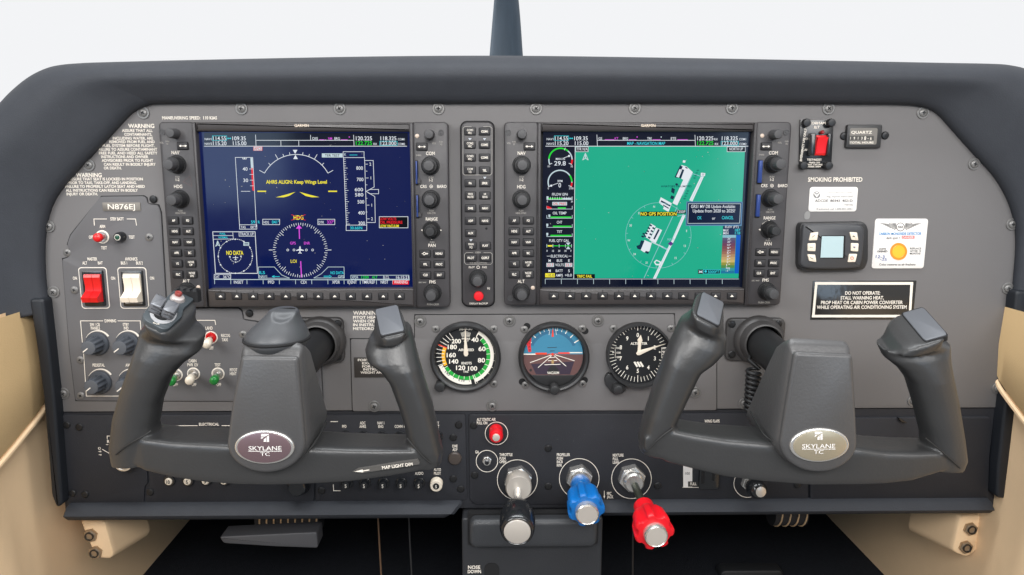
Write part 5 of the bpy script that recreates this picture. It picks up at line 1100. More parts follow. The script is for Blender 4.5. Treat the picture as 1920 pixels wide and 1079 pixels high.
def emblem(T, cx, cy, rx, ry, fm, y):
    s = mpp(cx, cy, y); c = W(cx, cy, y); e = lambda k: [(c[0]+k*rx*s*math.cos(2*math.pi*i/48), c[2]+k*ry*s*math.sin(2*math.pi*i/48)) for i in range(48)]
    E = mk('emblem', *prism(e(1.0), y+0.002, y-0.0022, 0.0012, 3), STEEL, T); mk('emblem_face', *prism(e(0.90), y-0.001, y-0.0027, 0.0004), fm, E)
    k = Ink(y-0.0031); k.text('SKYLANE', cx, cy+3, 8.2, WHITE, wd=62); k.line([(cx-31, cy+8.6), (cx+31, cy+8.6)], 1.1, WHITE); k.text('TC', cx, cy+14, 6.6, WHITE, wd=18)
    a, b = cx-7.5, cy-24
    k.poly([(a, b), (a+15, b), (a+15, b+14), (a+10.5, b+14), (a+10.5, b+5), (a, b+5)], WHITE) if False else None
    k.poly([(a, b), (a+15, b), (a+15, b+1.2), (a+7, b+5), (a, b+5)], WHITE); k.poly([(a+15, b+2.4), (a+15, b+15), (a+10.5, b+15), (a+10.5, b+5.5)], WHITE); k.poly([(a, b+6.2), (a+5.5, b+6.2), (a, b+10)], WHITE); k.poly([(a+9.4, b+6.6), (a+9.4, b+15), (a+5, b+15), (a+5, b+10.5)], WHITE)
    k.flush('lettering', E)
def stitch(T, pts, y, r=0.0007):
    P = [W(a, b, yy) for (a, b), yy in zip(pts, y)]; P = smoothpts(P, 6); mk('seam', *tube(P, r, 6), SEAM, T)

# --- left yoke
YL = thing('control_yoke', 'left control yoke with trim switch grip and domed cap', 'yoke', W(515, 905, -0.15), 'control yokes')
b1, fr1 = horn([((214, 868), (300, 862), -0.148, 0.017, 0), ((209, 838), (302, 826), -0.149, 0.018, 0), ((216, 782), (296, 796), -0.150, 0.0185, 0), ((230, 732), (303, 752), -0.151, 0.0185, 3), ((246, 685), (322, 706), -0.152, 0.0185, 6), ((256, 655), (346, 679), -0.152, 0.019, 10), ((262, 635), (378, 655), -0.151, 0.020, 18), ((265, 616), (384, 628), -0.149, 0.021, 28)],
                [(322, 547), (368, 568), (314, 620), (265, 598)], -0.128, -0.176, ((1.15, 1.5), (1.08, 1.30)))
qR = [(702, 582), (747, 573), (757, 621), (716, 631)]
b2, fr2 = horn([((775, 870), (828, 868), -0.148, 0.016, 0), ((764, 832), (831, 846), -0.149, 0.0175, 0), ((760, 800), (822, 806), -0.150, 0.0175, 0), ((748, 760), (811, 756), -0.151, 0.0175, 3), ((731, 714), (797, 712), -0.152, 0.0175, 6), ((712, 688), (788, 682), -0.152, 0.018, 10), ((689, 672), (782, 660), -0.151, 0.019, 16), ((685, 652), (777, 638), -0.149, 0.019, 22), ((693, 632), (771, 616), -0.147, 0.019, 30)], qR, -0.130, -0.1685, ((1.35, 1.35), (1.10, 1.26)))
b3 = bar([(222, 838, 862, -0.150, 0.013), (240, 826, 868, -0.148, 0.017), (267, 823, 879, -0.147, 0.020), (322, 830, 892.5, -0.147, 0.021), (383, 833, 901.5, -0.147, 0.022), (444, 836, 906, -0.147, 0.023), (500, 838, 907, -0.147, 0.024), (560, 840, 905.5, -0.147, 0.023), (652, 844, 900, -0.147, 0.022), (727, 845, 889.5, -0.147, 0.021), (780, 845, 880, -0.147, 0.020), (808, 846, 873, -0.148, 0.017), (822, 850, 868, -0.149, 0.013)])
mk('grip_body', *fuse([b1, b2, b3]), YOKE, YL, 75)
pod(YL, tongue([(451, 667), (560, 668)], [(567, 755), (433, 762)], 499, 831, 74.5, 57), YOKEF)
emblem(YL, 497, 838, 56, 33, mat('emblem_rose_reflection', (0.23, 0.155, 0.17), 0.3, 0.6), YF-0.001)  # rose tint of a reflection put into the emblem face colour
mk('plate_gap', *slab(fr2, rsq(1.07, 0.22), -0.004, 0.0004, 0.0002), GAP, YL); mk('blank_plate', *slab(fr2, rsq(1.0, 0.2), -0.004, 0.0011, 0.0007), PLATE, YL)
# domed cap standing on the hub
ys0 = -0.150; base = W(520, 638, ys0); rings = []
for rz, hw, hd, dx in smoothpts([(650, 52, 0.027, 519), (640, 58, 0.030, 519.5), (633, 58.5, 0.030, 520), (627, 57.5, 0.0295, 520), (616, 51, 0.0265, 522), (603, 40, 0.0215, 526), (592, 32, 0.0175, 529.5), (584, 27.5, 0.015, 531.5), (579.5, 22, 0.012, 532), (577.5, 12, 0.0065, 532.5)], 5):
    c = W(dx, rz, ys0); s = mpp(dx, rz, ys0); rings.append([np.array((c[0]+hw*s*math.cos(2*math.pi*k/64), c[1]-hd*math.sin(2*math.pi*k/64), c[2])) for k in range(64)])
dc = W(527, 591, ys0-0.0165)
for r_ in rings:
    for p in r_:
        e = math.hypot((p[0]-dc[0])/0.0088, (p[2]-dc[2])/0.0060)
        if e < 1 and p[1] < ys0: p += np.array([0.0, 0.0045, -0.0012])*(1-e**3)
D1 = mk('cap', *orient(loft(rings)), CAPG, YL, 60)
c0 = W(519.5, 634, ys0); s = mpp(519, 634, ys0); mk('cap_rim', *tube([(c0[0]+59*s*math.cos(2*math.pi*k/48), c0[1]-0.0304*math.sin(2*math.pi*k/48), c0[2]) for k in range(49)], 0.0013, 8, False), GAP, D1)
# trim switch plate on the left horn
zt_ = Z(200, 540, 0.20395)
c, u, v, n = fr1
def on_head(px, py, off=0.0):
    d = _f+_r*(px-PPX)/F+_u*(PPY-py)/F; C0 = np.array([0, -D, 0]); q = c+n*off; return C0+d*(np.dot(q-C0, n)/np.dot(d, n))
def head_prism(pts, t0, t1, bev=0.0006, rad=5):
    e1 = u/np.linalg.norm(u); e2 = np.cross(n, e1); P = [on_head(*zt_(*p)) for p in rpoly(pts, rad, 3)]
    vf = prism([(np.dot(p-c, e1), np.dot(p-c, e2)) for p in P], -t0, -t1, bev)
    return [c+e1*x+e2*z-n*y for x, y, z in vf[0]], vf[1]
TP = mk('switch_plate', *orient(head_prism([(322, 268), (345, 235), (410, 150), (520, 130), (620, 35), (700, 60), (800, 125), (700, 212), (688, 285), (560, 402), (500, 405), (345, 322)], -0.002, 0.0028, 0.0008, 22)), mat('switch_plate_slate', (0.045, 0.055, 0.062), 0.35), YL)
mk('switch_ring', *orient(head_prism([(x, y) for x, y in [(515+125*math.cos(a)*1.0, 262+95*math.sin(a)) for a in np.linspace(0, 2*math.pi, 28)[:-1]]], 0.002, 0.0031, 0.0002, 2)), mat('switch_scale', (0.35, 0.35, 0.36), 0.4), TP)
mk('switch_ring', *orient(head_prism([(x, y) for x, y in [(515+92*math.cos(a), 262+66*math.sin(a)) for a in np.linspace(0, 2*math.pi, 28)[:-1]]], 0.002, 0.0033, 0.0002, 2)), GAP, TP)
RK = mat('trim_switch_grey', (0.16, 0.165, 0.18), 0.3, 0.2, 0.5)
for pts in ([(372, 235), (430, 140), (462, 150), (530, 190), (476, 272), (440, 262)], [(487, 282), (540, 195), (585, 205), (650, 238), (600, 318), (560, 330)]):
    mk('trim_rocker', *orient(head_prism(pts, 0.002, 0.0105, 0.0014, 8)), RK, TP, 30)
for a, b in [((385, 215), (500, 262)), ((402, 185), (515, 232)), ((420, 160), (525, 208)), ((500, 262), (610, 300)), ((515, 235), (628, 272)), ((530, 210), (640, 248))]:
    A, B = on_head(*zt_(*a), 0.0106), on_head(*zt_(*b), 0.0106); A, B = A+(B-A)*0.08, B-(B-A)*0.12; mk('ridge', *tube([A, B], 0.0006, 6), mat('ridge_dark', (0.03, 0.03, 0.034), 0.5), TP)
def disc_on(px, py, prof, m, name, par):
    o = on_head(px, py); vf = lathe(prof, 26); mk(name, aim(vf[0], o, o+n), vf[1], m, par)
disc_on(*zt_(645, 128), [(0.001, 0.0062), (0.0030, 0.0062), (0.0052, 0.0050), (0.0056, 0.0034)], mat('button_collar', (0.62, 0.56, 0.54), 0.3, 0.6), 'button_collar', TP)
disc_on(*zt_(642, 112), [(0.004, 0.0030), (0.0078, 0.0029), (0.0084, 0.0022), (0.0082, 0.001)], mat('brown_red_button', (0.22, 0.035, 0.03), 0.3), 'disconnect_button', TP)
def head_text(s, px, py, h, ang):
    vv, ff = layout(s, 'b'); vv = vv-[np.ptp(vv[:, 0])/2, 0.5]; e1 = u/np.linalg.norm(u); e2 = np.cross(n, e1); e2 = e2 if e2[2] > 0 else -e2
    o = on_head(px, py, 0.0036); a = math.radians(ang); mk('lettering', [o+(e1*(x*math.cos(a)-y*math.sin(a))+e2*(x*math.sin(a)+y*math.cos(a)))*h for x, y in vv], ff, PRINT, TP, 0)
for s, X, Y, a in [('D', 532, 177, 10), ('O', 556, 177, 0), ('W', 582, 187, -14), ('N', 606, 204, -28), ('U', 440, 322, -20), ('P', 470, 334, -12)]: head_text(s, *zt_(X, Y), 0.0022, a)
o = W(352, 553, -0.125); mk('clip', *box(o[0]-0.010, o[0]+0.010, o[1]-0.004, o[1]+0.004, o[2]-0.006, o[2]+0.004), GAP, YL)
for i in range(4): mk('clip_tooth', *box(o[0]-0.010+i*0.0055, o[0]-0.0072+i*0.0055, o[1]-0.0046, o[1]+0.003, o[2]+0.003, o[2]+0.0056), RING, YL)
stitch(YL, [(217, 853), (232, 840), (250, 829), (268, 819), (284, 808)], [-0.167, -0.169, -0.1705, -0.170, -0.168]); stitch(YL, [(763, 822), (778, 841), (795, 859), (808, 870)], [-0.1675, -0.1685, -0.168, -0.166])
stitch(YL, [(612, 790), (604, 808), (592, 828), (576, 848)], [-0.132, -0.150, -0.165, -0.1705], 0.0008);
lb = thing('map_light_label', 'clear label with arrow reading MAP LIGHT DIM on the left yoke', 'label', W(722, 890, -0.17))
yl = -0.1705
mk('film', *prism(wpoly([(661, 885), (672, 879), (783, 862.5), (787, 868), (786, 871), (680, 887)], yl), yl+0.003, yl-0.0002, 0), mat('label_film', (0.085, 0.080, 0.075), 0.3), lb, 0)
k = Ink(yl-0.0006); k.text('MAP LIGHT DIM', 745, 874, 6, PRINT, wd=58, rot=7, wt='b'); k.poly([(664, 885), (680, 880.5), (680.5, 882.5), (692, 880.5), (692.5, 882.5), (681, 884.3), (681.5, 886)], PRINT); k.flush('lettering', lb)

# --- right yoke
YR = thing('control_yoke', 'right control yoke with blank plates on both grips', 'yoke', W(1530, 905, -0.15), 'control yokes')
qa = [(1316, 549), (1357, 568), (1347, 613), (1306, 590)]; qb = [(1690, 589), (1732, 578), (1776, 629), (1735, 641)]
b1, f1 = horn([((1200, 846), (1270, 848), -0.148, 0.0165, 0), ((1197, 822), (1272, 822), -0.149, 0.0178, 0), ((1209, 775), (1266, 792), -0.150, 0.0175, 0), ((1226, 724), (1288, 745), -0.151, 0.0175, 3), ((1245, 672), (1312, 696), -0.152, 0.0175, 6), ((1256, 645), (1335, 680), -0.152, 0.018, 10), ((1267, 622), (1357, 656), -0.151, 0.019, 18), ((1277, 602), (1361, 628), -0.149, 0.019, 26)], qa, -0.130, -0.1685, ((1.65, 1.25), (1.45, 1.10)))
b2, f2 = horn([((1728, 872), (1800, 876), -0.148, 0.0165, 0), ((1732, 842), (1806, 858), -0.149, 0.0178, 0), ((1730, 812), (1801, 818), -0.150, 0.0178, 0), ((1714, 752), (1790, 746), -0.151, 0.0178, 3), ((1701, 712), (1781, 702), -0.152, 0.0178, 6), ((1684, 690), (1778, 678), -0.152, 0.018, 10), ((1656, 668), (1777, 656), -0.151, 0.019, 16), ((1646, 646), (1778, 642), -0.149, 0.0195, 22)], qb, -0.126, -0.1685, ((3.5, 1.15), (2.0, 1.06)))
b3 = bar([(1208, 822, 845, -0.150, 0.013), (1226, 812, 852, -0.148, 0.017), (1252, 806, 862, -0.147, 0.020), (1300, 816, 875, -0.147, 0.021), (1363, 826, 890.5, -0.147, 0.022), (1437, 832, 900, -0.147, 0.023), (1526, 837, 907, -0.147, 0.024), (1615, 842, 906, -0.147, 0.023), (1660, 849, 904, -0.147, 0.022), (1715, 851, 897.5, -0.147, 0.021), (1765, 850, 887, -0.147, 0.0195), (1787, 850, 882, -0.148, 0.017), (1800, 855, 878, -0.149, 0.013)])
mk('grip_body', *fuse([b1, b2, b3]), YOKE, YR, 75)
pod(YR, tongue([(1489, 659), (1600, 664)], [(1605, 755), (1473, 755)], 1535, 830, 73.5, 57), YOKEF)
emblem(YR, 1535, 834, 55.5, 33, mat('emblem_gold_reflection', (0.46, 0.40, 0.29), 0.3, 0.6), YF-0.001)  # gold tint here is a reflection painted into the base colour
mk('plate_gap', *slab(f1, rsq(1.07, 0.22), -0.004, 0.0004, 0.0002), GAP, YR); mk('blank_plate', *slab(f1, rsq(1.0, 0.2), -0.004, 0.0011, 0.0007), PLATE, YR); mk('plate_gap', *slab(f2, rsq(1.07, 0.22), -0.004, 0.0004, 0.0002), GAP, YR); mk('blank_plate', *slab(f2, rsq(1.0, 0.2), -0.004, 0.0011, 0.0007), PLATE, YR)
stitch(YR, [(1217, 843), (1230, 829), (1246, 815), (1262, 803)], [-0.1675, -0.1690, -0.1690, -0.167]); stitch(YR, [(1735, 822), (1757, 840), (1780, 860), (1800, 878)], [-0.1675, -0.1690, -0.168, -0.166])

stitch(YR, [(1407, 772), (1420, 795), (1435, 818), (1460, 834)], [-0.132, -0.150, -0.166, -0.171], 0.0008);
# --- column bearings on the panel, and the shafts (part of each yoke)
def bearing(px, py, hub, Y, label, x0, y0, x1, y1):
    T = thing('column_bearing', label, 'bearing', W(px, y1, 0), 'yoke column bearings'); c = W(px, py, -0.002); BM = mat('bearing_grey', (0.040, 0.038, 0.038), 0.42, 0, 0.5, 0.2, 800)
    mk('base_plate', *prism(rr_px(x0, y0, x1, y1, -0.004, 12), 0.0, -0.006, 0.0015, 3), BM, T)
    mk('collar', *(lambda vf: (sh(vf[0], c), vf[1]))(lathe([(0.003, 0.0262), (0.008, 0.0258), (0.011, 0.0240), (0.0125, 0.0225), (0.020, 0.0215), (0.0225, 0.0205), (0.023, 0.0190), (0.018, 0.0180)], 48, False)), BM, T)
    for sx in (0, 1):
        for sy in (0, 1): screw(x0+11+sx*(x1-x0-22), y0+11+sy*(y1-y0-22), T, -0.006, 'b')
    h = np.array(hub); vf = lathe([(0, 0.0172), (float(np.linalg.norm(h-c)), 0.0172)], 36); mk('shaft', aim(vf[0], c, h), vf[1], mat('shaft_black', (0.012, 0.012, 0.013), 0.5, 0, 0.4), Y)
bearing(603, 638, W(524, 726, -0.125), YL, 'grey yoke column bearing plate left of the airspeed gauge', 556, 596, 645, 680)
bearing(1419, 636, W(1512, 720, -0.125), YR, 'grey yoke column bearing plate under the right display', 1361, 597, 1470, 676)
# coiled lead of the right yoke
P = []
A, B = W(1414, 682, -0.040), W(1409, 772, -0.052)
for i in range(9*16+1):
    t_ = i/(9*16); a = 2*math.pi*t_*9; P.append(A+(B-A)*(0.12+0.88*t_)+np.array([math.cos(a)*0.0062, math.sin(a)*0.0062, 0]))
P = [W(1409, 662, -0.020), W(1404, 676, -0.032)]+P
tag(mk('coiled_cord', *tube(P, 0.0019, 8), mat('cord_black', (0.012, 0.012, 0.013), 0.5), smooth=80), 'black coiled cord hanging beside the right yoke shaft', 'cord')

# ------------------------------------------------------------------ push-pull engine controls
def mv(c): return lambda vf: (sh(vf[0], c), vf[1])
def hexnut(r, d0, d1):
    P = [(r*math.cos(math.radians(60*k+15)), r*math.sin(math.radians(60*k+15))) for k in range(6)]; return prism(P, -d0, -d1, 0.0010, 2)
def control(name, label, px, py, cat='control'):
    c = W(px, py, -0.0016); return thing(name, label, cat, c, 'push-pull engine controls'), c
S_ = 0.000548
# throttle
T, c = control('throttle_control', 'black throttle knob with bright turned metal face', 971, 897)
mk('nut', *mv(c)(hexnut(0.01536, 0, 0.009)), STEEL, T, 20)
mk('friction_lock', *mv(c)(lathe([(0.006, 0.01306), (0.010, 0.01357), (0.024, 0.01382), (0.0258, 0.01280), (0.0260, 0.00512)], 40)), ALU, T)
q = W(970, 990, -0.094); d = (q-c)/np.linalg.norm(q-c)
vf = lathe([(0.018, 0.00397), (0.075, 0.00397)], 18); mk('rod', aim(vf[0], c, q), vf[1], STEEL, T)
vf = lathe([(0.058, 0.00512), (0.0595, 0.01254), (0.064, 0.01510), (0.074, 0.01715), (0.086, 0.01766), (0.094, 0.01690), (0.0985, 0.01562), (0.0995, 0.01434), (0.0985, 0.01331)], 48); mk('knob', aim(vf[0], c, q), vf[1], BLACKK, T, 60)
vf = lathe([(0.0975, 0.01280), (0.1000, 0.01280), (0.1006, 0.01178)], 40); mk('knob_face', aim(vf[0], c, q), vf[1], ALU, T)
# propeller
T, c = control('propeller_control', 'blue scalloped propeller knob with metal end button', 1085, 893)
mk('nut', *mv(c)(hexnut(0.01440, 0, 0.010)), STEEL, T, 20); mk('collar', *mv(c)(lathe([(0.008, 0.01109), (0.018, 0.01062), (0.0185, 0.00472)], 32)), STEEL, T)
q = W(1101, 964, -0.072); Ln = float(np.linalg.norm(q-c))
vf = lathe([(0.014, 0.01015), (0.016, 0.01086), (0.040, 0.01086)], 36); mk('knob_neck', aim(vf[0], c, q), vf[1], BLUEK, T)
vf = fluted([(0.032, 0.0112, 0.0), (0.036, 0.0155, 0.5), (0.042, 0.0182, 1.0), (0.060, 0.0192, 1.0), (0.0645, 0.0188, 1.0), (0.0660, 0.0172, 0.8), (0.0662, 0.0118, 0)], 96, 0.17, 7, 0.35); mk('knob', aim(vf[0], c, q), vf[1], BLUEK, T, 40)
vf = lathe([(0.066, 0.01180), (0.0725, 0.01156), (0.0735, 0.01062), (0.0728, 0.00991)], 40); mk('knob_button_rim', aim(vf[0], c, q), vf[1], STEEL, T); vf = lathe([(0.072, 0.00991), (0.0731, 0.00979), (0.0732, 0.00708)], 36); mk('knob_button', aim(vf[0], c, q), vf[1], ALU, T)
# mixture
T, c = control('mixture_control', 'red fluted mixture knob with metal end button', 1183, 893)
mk('nut', *mv(c)(hexnut(0.01464, 0, 0.010)), STEEL, T, 20); mk('collar', *mv(c)(lathe([(0.008, 0.01128), (0.018, 0.01080), (0.020, 0.00900), (0.0202, 0.00480)], 32)), STEEL, T)
q = W(1230, 1005, -0.112); Ln = float(np.linalg.norm(q-c))
vf = lathe([(0.015, 0.00396), (0.064, 0.00396)], 18); mk('rod', aim(vf[0], c, q), vf[1], mat('dark_rod', (0.06, 0.06600, 0.05), 0.35, 0.6), T)
vf = lathe([(0.059, 0.00840), (0.060, 0.01008), (0.082, 0.01032)], 36); mk('knob_neck', aim(vf[0], c, q), vf[1], REDK, T)
vf = fluted([(0.074, 0.0110, 0), (0.078, 0.0150, 0.5), (0.086, 0.0182, 1.0), (0.100, 0.0194, 1.0), (0.1045, 0.0194, 1.0), (0.1062, 0.0180, 0.9), (0.1064, 0.0120, 0)], 96, 0.17, 7, 0.3); mk('knob', aim(vf[0], c, q), vf[1], REDK, T, 40)
vf = lathe([(0.1055, 0.01128), (0.1125, 0.01104), (0.1135, 0.01032), (0.1128, 0.00960)], 40); mk('knob_button_rim', aim(vf[0], c, q), vf[1], STEEL, T); vf = lathe([(0.112, 0.00960), (0.1131, 0.00948), (0.1132, 0.00720)], 36); mk('knob_button', aim(vf[0], c, q), vf[1], ALU, T)
# alternate static air
T = thing('static_air_knob', 'small red pull knob with silver tip under ALT STATIC AIR', 'knob', W(930, 808, -0.0016)); c = W(930, 807, -0.0016)
mk('knob', *mv(c)(lathe([(0, 0.0072), (0.004, 0.0074), (0.008, 0.0058), (0.011, 0.0056), (0.014, 0.0074), (0.018, 0.0074), (0.0205, 0.0058)], 40)), REDK, T, 40); mk('tip', *mv(c)(lathe([(0.020, 0.0040), (0.0225, 0.0038), (0.0228, 0.003)], 28)), ALU, T)
T = thing('go_around_button', 'small steel push button inside the white ring marked GA', 'button', W(913, 864, -0.0016)); c = W(913, 863, -0.0016)
mk('nut', *mv(c)(hexnut(0.0052, 0, 0.003)), STEEL, T, 20); mk('bush', *mv(c)(lathe([(0.002, 0.0040), (0.006, 0.0038), (0.006, 0.0028)], 24)), STEEL, T); mk('plunger', *mv(c)(lathe([(0.003, 0.0026), (0.0075, 0.0024), (0.008, 0.0015)], 18)), BLACKK, T)
# cabin heat knob
T = thing('cabin_heat_knob', 'black pull knob with silver face under the right yoke', 'knob', W(1402, 907, -0.0016)); c = W(1402, 905, -0.0016); q = W(1427, 923, -0.032)
mk('nut', *mv(c)(hexnut(0.0080, 0, 0.006)), STEEL, T, 20); Ln = float(np.linalg.norm(q-c))
vf = lathe([(0.004, 0.0035), (Ln*0.5, 0.0035)], 16); mk('rod', aim(vf[0], c, q), vf[1], STEEL, T)
vf = lathe([(Ln*0.42, 0.004), (Ln*0.44, 0.0092), (Ln*0.62, 0.0105), (Ln*0.86, 0.0092), (Ln*0.97, 0.0066), (Ln*0.985, 0.0056)], 40); mk('knob', aim(vf[0], c, q), vf[1], BLACKK, T, 40); vf = lathe([(Ln*0.95, 0.0056), (Ln*1.0, 0.0056), (Ln*1.01, 0.005)], 32); mk('knob_face', aim(vf[0], c, q), vf[1], ALU, T)
# ignition lock
T = thing('ignition_lock', 'round steel ignition key lock peeking out below the left yoke', 'lock', W(235, 855, -0.0012)); c = W(230, 866.5, -0.0162)*np.array([1, 0, 1])+np.array([0, -0.0012, 0])
mk('barrel', *mv(c)(lathe([(0, 0.0115), (0.014, 0.0110), (0.0150, 0.0104), (0.0150, 0.0088), (0.0142, 0.0084)], 40)), STEEL, T); mk('plug', *mv(c)(lathe([(0.012, 0.0082), (0.0146, 0.0080), (0.0148, 0.006)], 32)), mat('lock_plug', (0.42, 0.40, 0.38), 0.3, 0.9), T)
mk('keyhole', *box(c[0]-0.0045, c[0]+0.004, c[1]-0.01495, c[1]-0.014, c[2]-0.0012, c[2]+0.0010), GAP, T)

# circuit breakers
bcol = meshdata('collar', lathe([(0, 0.0062), (0.0015, 0.0062), (0.0022, 0.0054), (0.0022, 0.0044)], 24), BLACKK)
bbut = meshdata('plunger', lathe([(0, 0.0044), (0.0082, 0.0043), (0.0090, 0.0038), (0.0091, 0.002)], 24), BLACKK)
bwht = meshdata('plunger', lathe([(0, 0.0040), (0.0030, 0.0039), (0.0036, 0.0034), (0.0037, 0.002)], 24), IVORY)
bpop = meshdata('white_sleeve', lathe([(0.002, 0.0068), (0.010, 0.0066), (0.0112, 0.0058), (0.0112, 0.004)], 28), IVORY)
def breaker(px, py, num, label, white=False, pop=False, tip=True):
    y = -0.0012; c = W(px, py, y); T = thing('circuit_breaker', label, 'circuit breaker', c, 'circuit breakers')
    put(bcol, 'collar', c, T); o = put(bwht if white else bbut, 'plunger', c, T)
    if pop: put(bpop, 'white_sleeve', c, T)
    h = 0.0040 if white else 0.0094
    if pop: pl_ = put(meshdata('cap', lathe([(0.010, 0.0036), (0.0116, 0.0035), (0.0118, 0.002)], 20), BLACKK), 'cap', c, T); h = 0.0121
    # number on the button face
    qd = c+np.array([0, -h, 0]); vv, ff = layout(num, 'b'); vv = vv-[np.ptp(vv[:, 0])/2+vv[:, 0].min(), 0.5]; s = 0.0038 if not pop else 0.0034
    mk('number', [(qd[0]+a*s*0.8, qd[1], qd[2]+b*s) for a, b in vv], ff, INKB if white else PRINT, o if not pop else T, 0)
for i, (x, n_s) in enumerate([(317, '10'), (352, '5'), (386, '5'), (420, '5')]): breaker(x+1, 901.5 if i < 2 else 900.5, n_s, ['white breaker button marked 10 below the left yoke', 'white breaker button marked 5 right beside the 10 one', 'white breaker half covered by the yoke, third from the ignition lock', 'white breaker mostly covered by the yoke, fourth from the ignition lock'][i], True)
for x, l in [(651, 'black breaker marked 5 beside the white corner bracket'), (685, 'black breaker marked 5, second from the corner bracket'), (719.5, 'black breaker marked 5, third from the corner bracket'), (753, 'black breaker marked 5, fourth from the corner bracket'), (786.5, 'black breaker marked 5 directly under AUDIO')]: breaker(x, 905, '5', l)
breaker(819, 904, '5', 'autopilot breaker with a white sleeve around it', pop=True)
for x, l in [(648, 'upper breaker under PFD hidden behind the yoke bar'), (682, 'upper breaker under ADC AHRS hidden behind the yoke bar'), (717, 'upper breaker under NAV 1 ENG, top just above the yoke bar'), (751, 'upper breaker under COMM 1, top just above the yoke bar'), (820, 'upper breaker under STBY BATT beside the right grip')]: breaker(x, 818, '5', l)
T = thing('plug_cap', 'round brown plug cap under DME ADF', 'plug', W(853, 860, -0.0012)); mk('cap', *mv(W(853, 859.5, -0.0012))(lathe([(0, 0.0072), (0.0016, 0.0072), (0.0030, 0.0060), (0.0033, 0.003)], 32)), mat('brown_plug', (0.060, 0.047, 0.040), 0.4), T)
c = W(562, 905, -0.0012); T = thing('pull_control', 'black ribbed knob partly hidden under the left yoke', 'knob', c); mk('knob', *mv(c)(lathe([(0, 0.0125), (0.004, 0.0128), (0.006, 0.011), (0.008, 0.0105), (0.014, 0.0095), (0.0155, 0.008)], 36)), BLACKK, T)

# ------------------------------------------------------------------ pedestal
PD = thing('pedestal', 'charcoal centre pedestal below the throttle', 'pedestal', (float(W(998, 1079, -0.02)[0]), 0.05, FLOOR))
xa, xb = W(866, 1010, -0.02)[0], W(1130, 1010, -0.02)[0]; zt = W(1000, 962, -0.006)[2]
mk('body', *prism(rrect(xa, FLOOR-0.001, xb, zt, 0.003), 0.30, -0.018, 0.002, 3), PEDG, PD)
pa, pb = W(880, 968, -0.02), W(1118, 1019, -0.02)
mk('cushion_recess', *prism(rrect(pa[0]-0.002, pb[2]-0.002, pb[0]+0.002, pa[2]+0.002, 0.002), -0.01, -0.0185, 0), GAP, PD, 0)
mk('cushion', *prism(rrect(pa[0], pb[2], pb[0], pa[2], 0.008), -0.01, -0.031, 0.006, 4), mat('pedestal_pad', (0.034, 0.036, 0.040), 0.42, 0, 0.5, 0.5, 800, 0.12, 60), PD, 60)
k = Ink(-0.0184); k.text('NOSE', 889, 1064, 6.5, PRINT, wd=23, wt='b'); k.text('DOWN', 889.5, 1072, 6.5, PRINT, wd=25, wt='b'); k.flush('lettering', PD)
ca = W(908, 1056, -0.018); cb = W(936, 1110, -0.018); mk('wheel_slot', *prism(rrect(ca[0], cb[2], cb[0], ca[2], 0.007), -0.01, -0.0186, 0), GAP, PD, 0)
cw = W(923, 1120, 0.0); v, f = lathe([(-0.005, 0.046), (-0.0035, 0.0475), (0.0035, 0.0475), (0.005, 0.046)], 60); mk('trim_wheel', [(cw[0]+p[1], cw[1]+0.012+p[0], cw[2]+p[2]-0.022) for p in v], f, BLACKK, PD)

# ------------------------------------------------------------------ black end posts, jack brackets, odds and ends under the panel
def post(name, label, pts, y0, y1):
    t = tag(mk(name, *prism(wpoly(rpoly(pts, 8), -0.012), y0, y1, 0.003, 3), mat('seal_black', (0.010, 0.012, 0.016), 0.5, 0, 0.4), smooth=50), label, 'trim', 'black end posts'); return t
post('end_post', 'black rubber post along the left end of the panel', [(56, 560), (84, 560), (93, 640), (104, 740), (112, 850), (119, 945), (108, 952), (98, 930), (92, 850), (82, 740), (70, 650)], 0.03, -0.014)
post('end_post', 'black rubber post along the right end of the panel', [(1903, 545), (1930, 545), (1912, 680), (1904, 764), (1895, 850), (1884, 936), (1866, 932), (1868, 880), (1878, 790), (1890, 690)], 0.03, -0.014)
hexj = meshdata('nut', hexnut(0.0078, 0, 0.004), mat('brass_nut', (0.42, 0.33, 0.24), 0.35, 0.8), 20); hole = meshdata('socket', lathe([(0.0, 0.0052), (0.0052, 0.0050), (0.0052, 0.0036), (0.003, 0.0034)], 24), BLACKK)
def jack(pts, js, label, yb=0.02):
    T = thing('jack_bracket', label, 'jacks', W(pts[0][0], pts[-1][1], yb), 'headset jack brackets')
    P = wpoly(rpoly(pts, 9), yb); cx = sum(p[0] for p in P)/len(P); cz = sum(p[1] for p in P)/len(P)
    rings = [[(cx+(x-cx)*s, y, cz+(z-cz)*s+(dz)) for x, z in clean(P)] for s, y, dz in ((1.45, yb+0.075, -0.006), (1.2, yb+0.030, -0.002), (1.06, yb+0.006, 0), (1.0, yb+0.001, 0), (0.95, yb, 0))]
    mk('bracket', *orient(loft(rings)), BEIGE2, T, 50)
    for p in js: c = W(*p, yb); put(hexj, 'jack_nut', c, T); put(hole, 'socket', c, T)
jack([(150, 975), (196, 977), (213, 1038), (207, 1048), (180, 1046)], [(171, 1003), (180, 1035)], 'tan bracket with two headset jacks below the left end')
jack([(1800, 968), (1858, 968), (1832, 1030), (1814, 1046), (1786, 1034)], [(1818, 991), (1809, 1025)], 'tan bracket with two headset jacks below the right end')
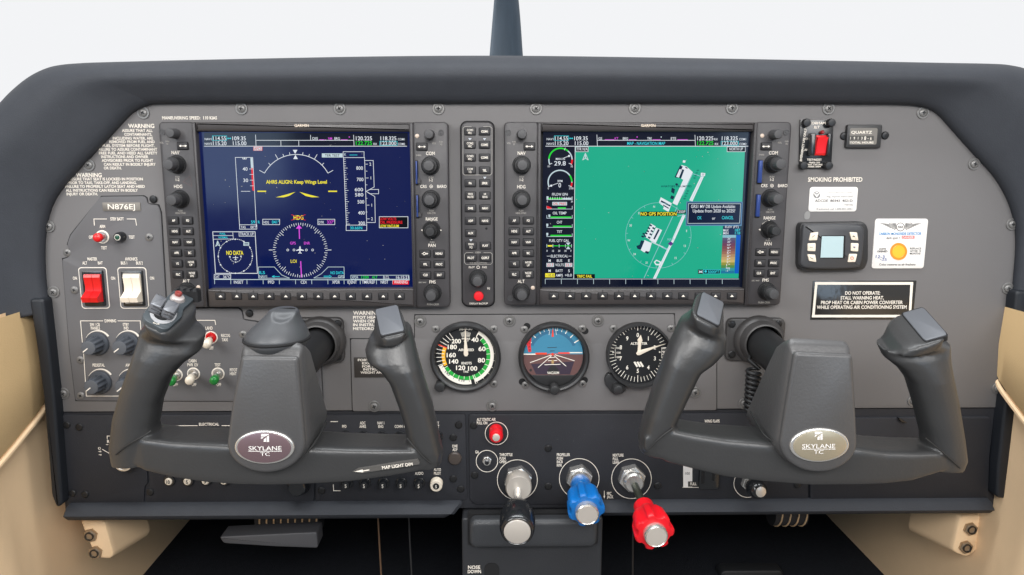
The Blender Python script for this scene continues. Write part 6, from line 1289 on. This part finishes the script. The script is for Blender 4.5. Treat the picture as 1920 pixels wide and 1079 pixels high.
o = mk('brake_handle', *prism(wpoly(rpoly([(417, 999), (470, 996), (598, 990), (600, 1020), (520, 1017), (425, 1011)], 5), 0.02), 0.035, 0.010, 0.0016, 3), mat('handle_grey', (0.05, 0.05, 0.055), 0.5), smooth=50); tag(o, 'grey wedge shaped handle hanging below the left trim bar', 'handle')
def duct(cx, cy, y, n, r, a, label):
    ring = []
    for i in range(n*20+1):
        w = 2*math.pi*i/20; ring.append((cx+(i/20-n/2)*a[0]+0.0*w, y+r*math.sin(w)+(i/20-n/2)*a[1], cy+r*math.cos(w)))
    T = thing('air_duct', label, 'duct', (cx, y, cy-r)); mk('coil', *tube(ring, 0.0010, 6), mat('duct_wire', (0.65, 0.45, 0.26), 0.4, 0.3), T)
    vf = lathe([(-n*a[0]/2, r*0.97), (n*a[0]/2, r*0.97)], 28); mk('hose', [(cx-p[1], y+p[0], cy+p[2]) for p in vf[0]], vf[1], mat('duct_black', (0.015, 0.014, 0.015), 0.7), T, 60)
q = W(545, 962, 0.09); duct(q[0], q[2], 0.09, 9, 0.020, (0.0085, 0.0), 'wire wound air duct just under the left trim bar')
q = W(1474, 955, 0.09); duct(q[0], q[2], 0.09, 4, 0.020, (0.010, 0.0), 'wire wound air duct just under the right trim bar')
for x, m, l in [(708, (0.20, 0.12, 0.07), 'thin brown cable hanging in the dark left footwell'), (766, (0.05, 0.05, 0.052), 'thin grey cable hanging beside the brown one'), (1187, (0.05, 0.045, 0.042), 'thin dark cable hanging right of the pedestal')]:
    A = W(x, 955, 0.16); tag(mk('cable', *tube([A, A+np.array([0.001, 0, -0.05]), (A[0]+0.003, A[1], FLOOR)], 0.0012, 6), mat('cable_%d' % x, m, 0.5)), l, 'cable')
c = W(1405, 1085, 0.20); o = mk('rudder_pedal', *prism(rrect(c[0]-0.045, c[2]-0.05, c[0]+0.045, c[2]+0.018, 0.008), 0.21, 0.19, 0.004), mat('pedal_black', (0.014, 0.015, 0.017), 0.5, 0, 0.5), smooth=40); tag(o, 'black rudder pedal top in the right footwell', 'pedal')
mk('pedal_arm', *box(c[0]-0.012, c[0]+0.012, 0.21, 0.225, FLOOR, c[2]), mat('pedal_black', (0, 0, 0)), o)
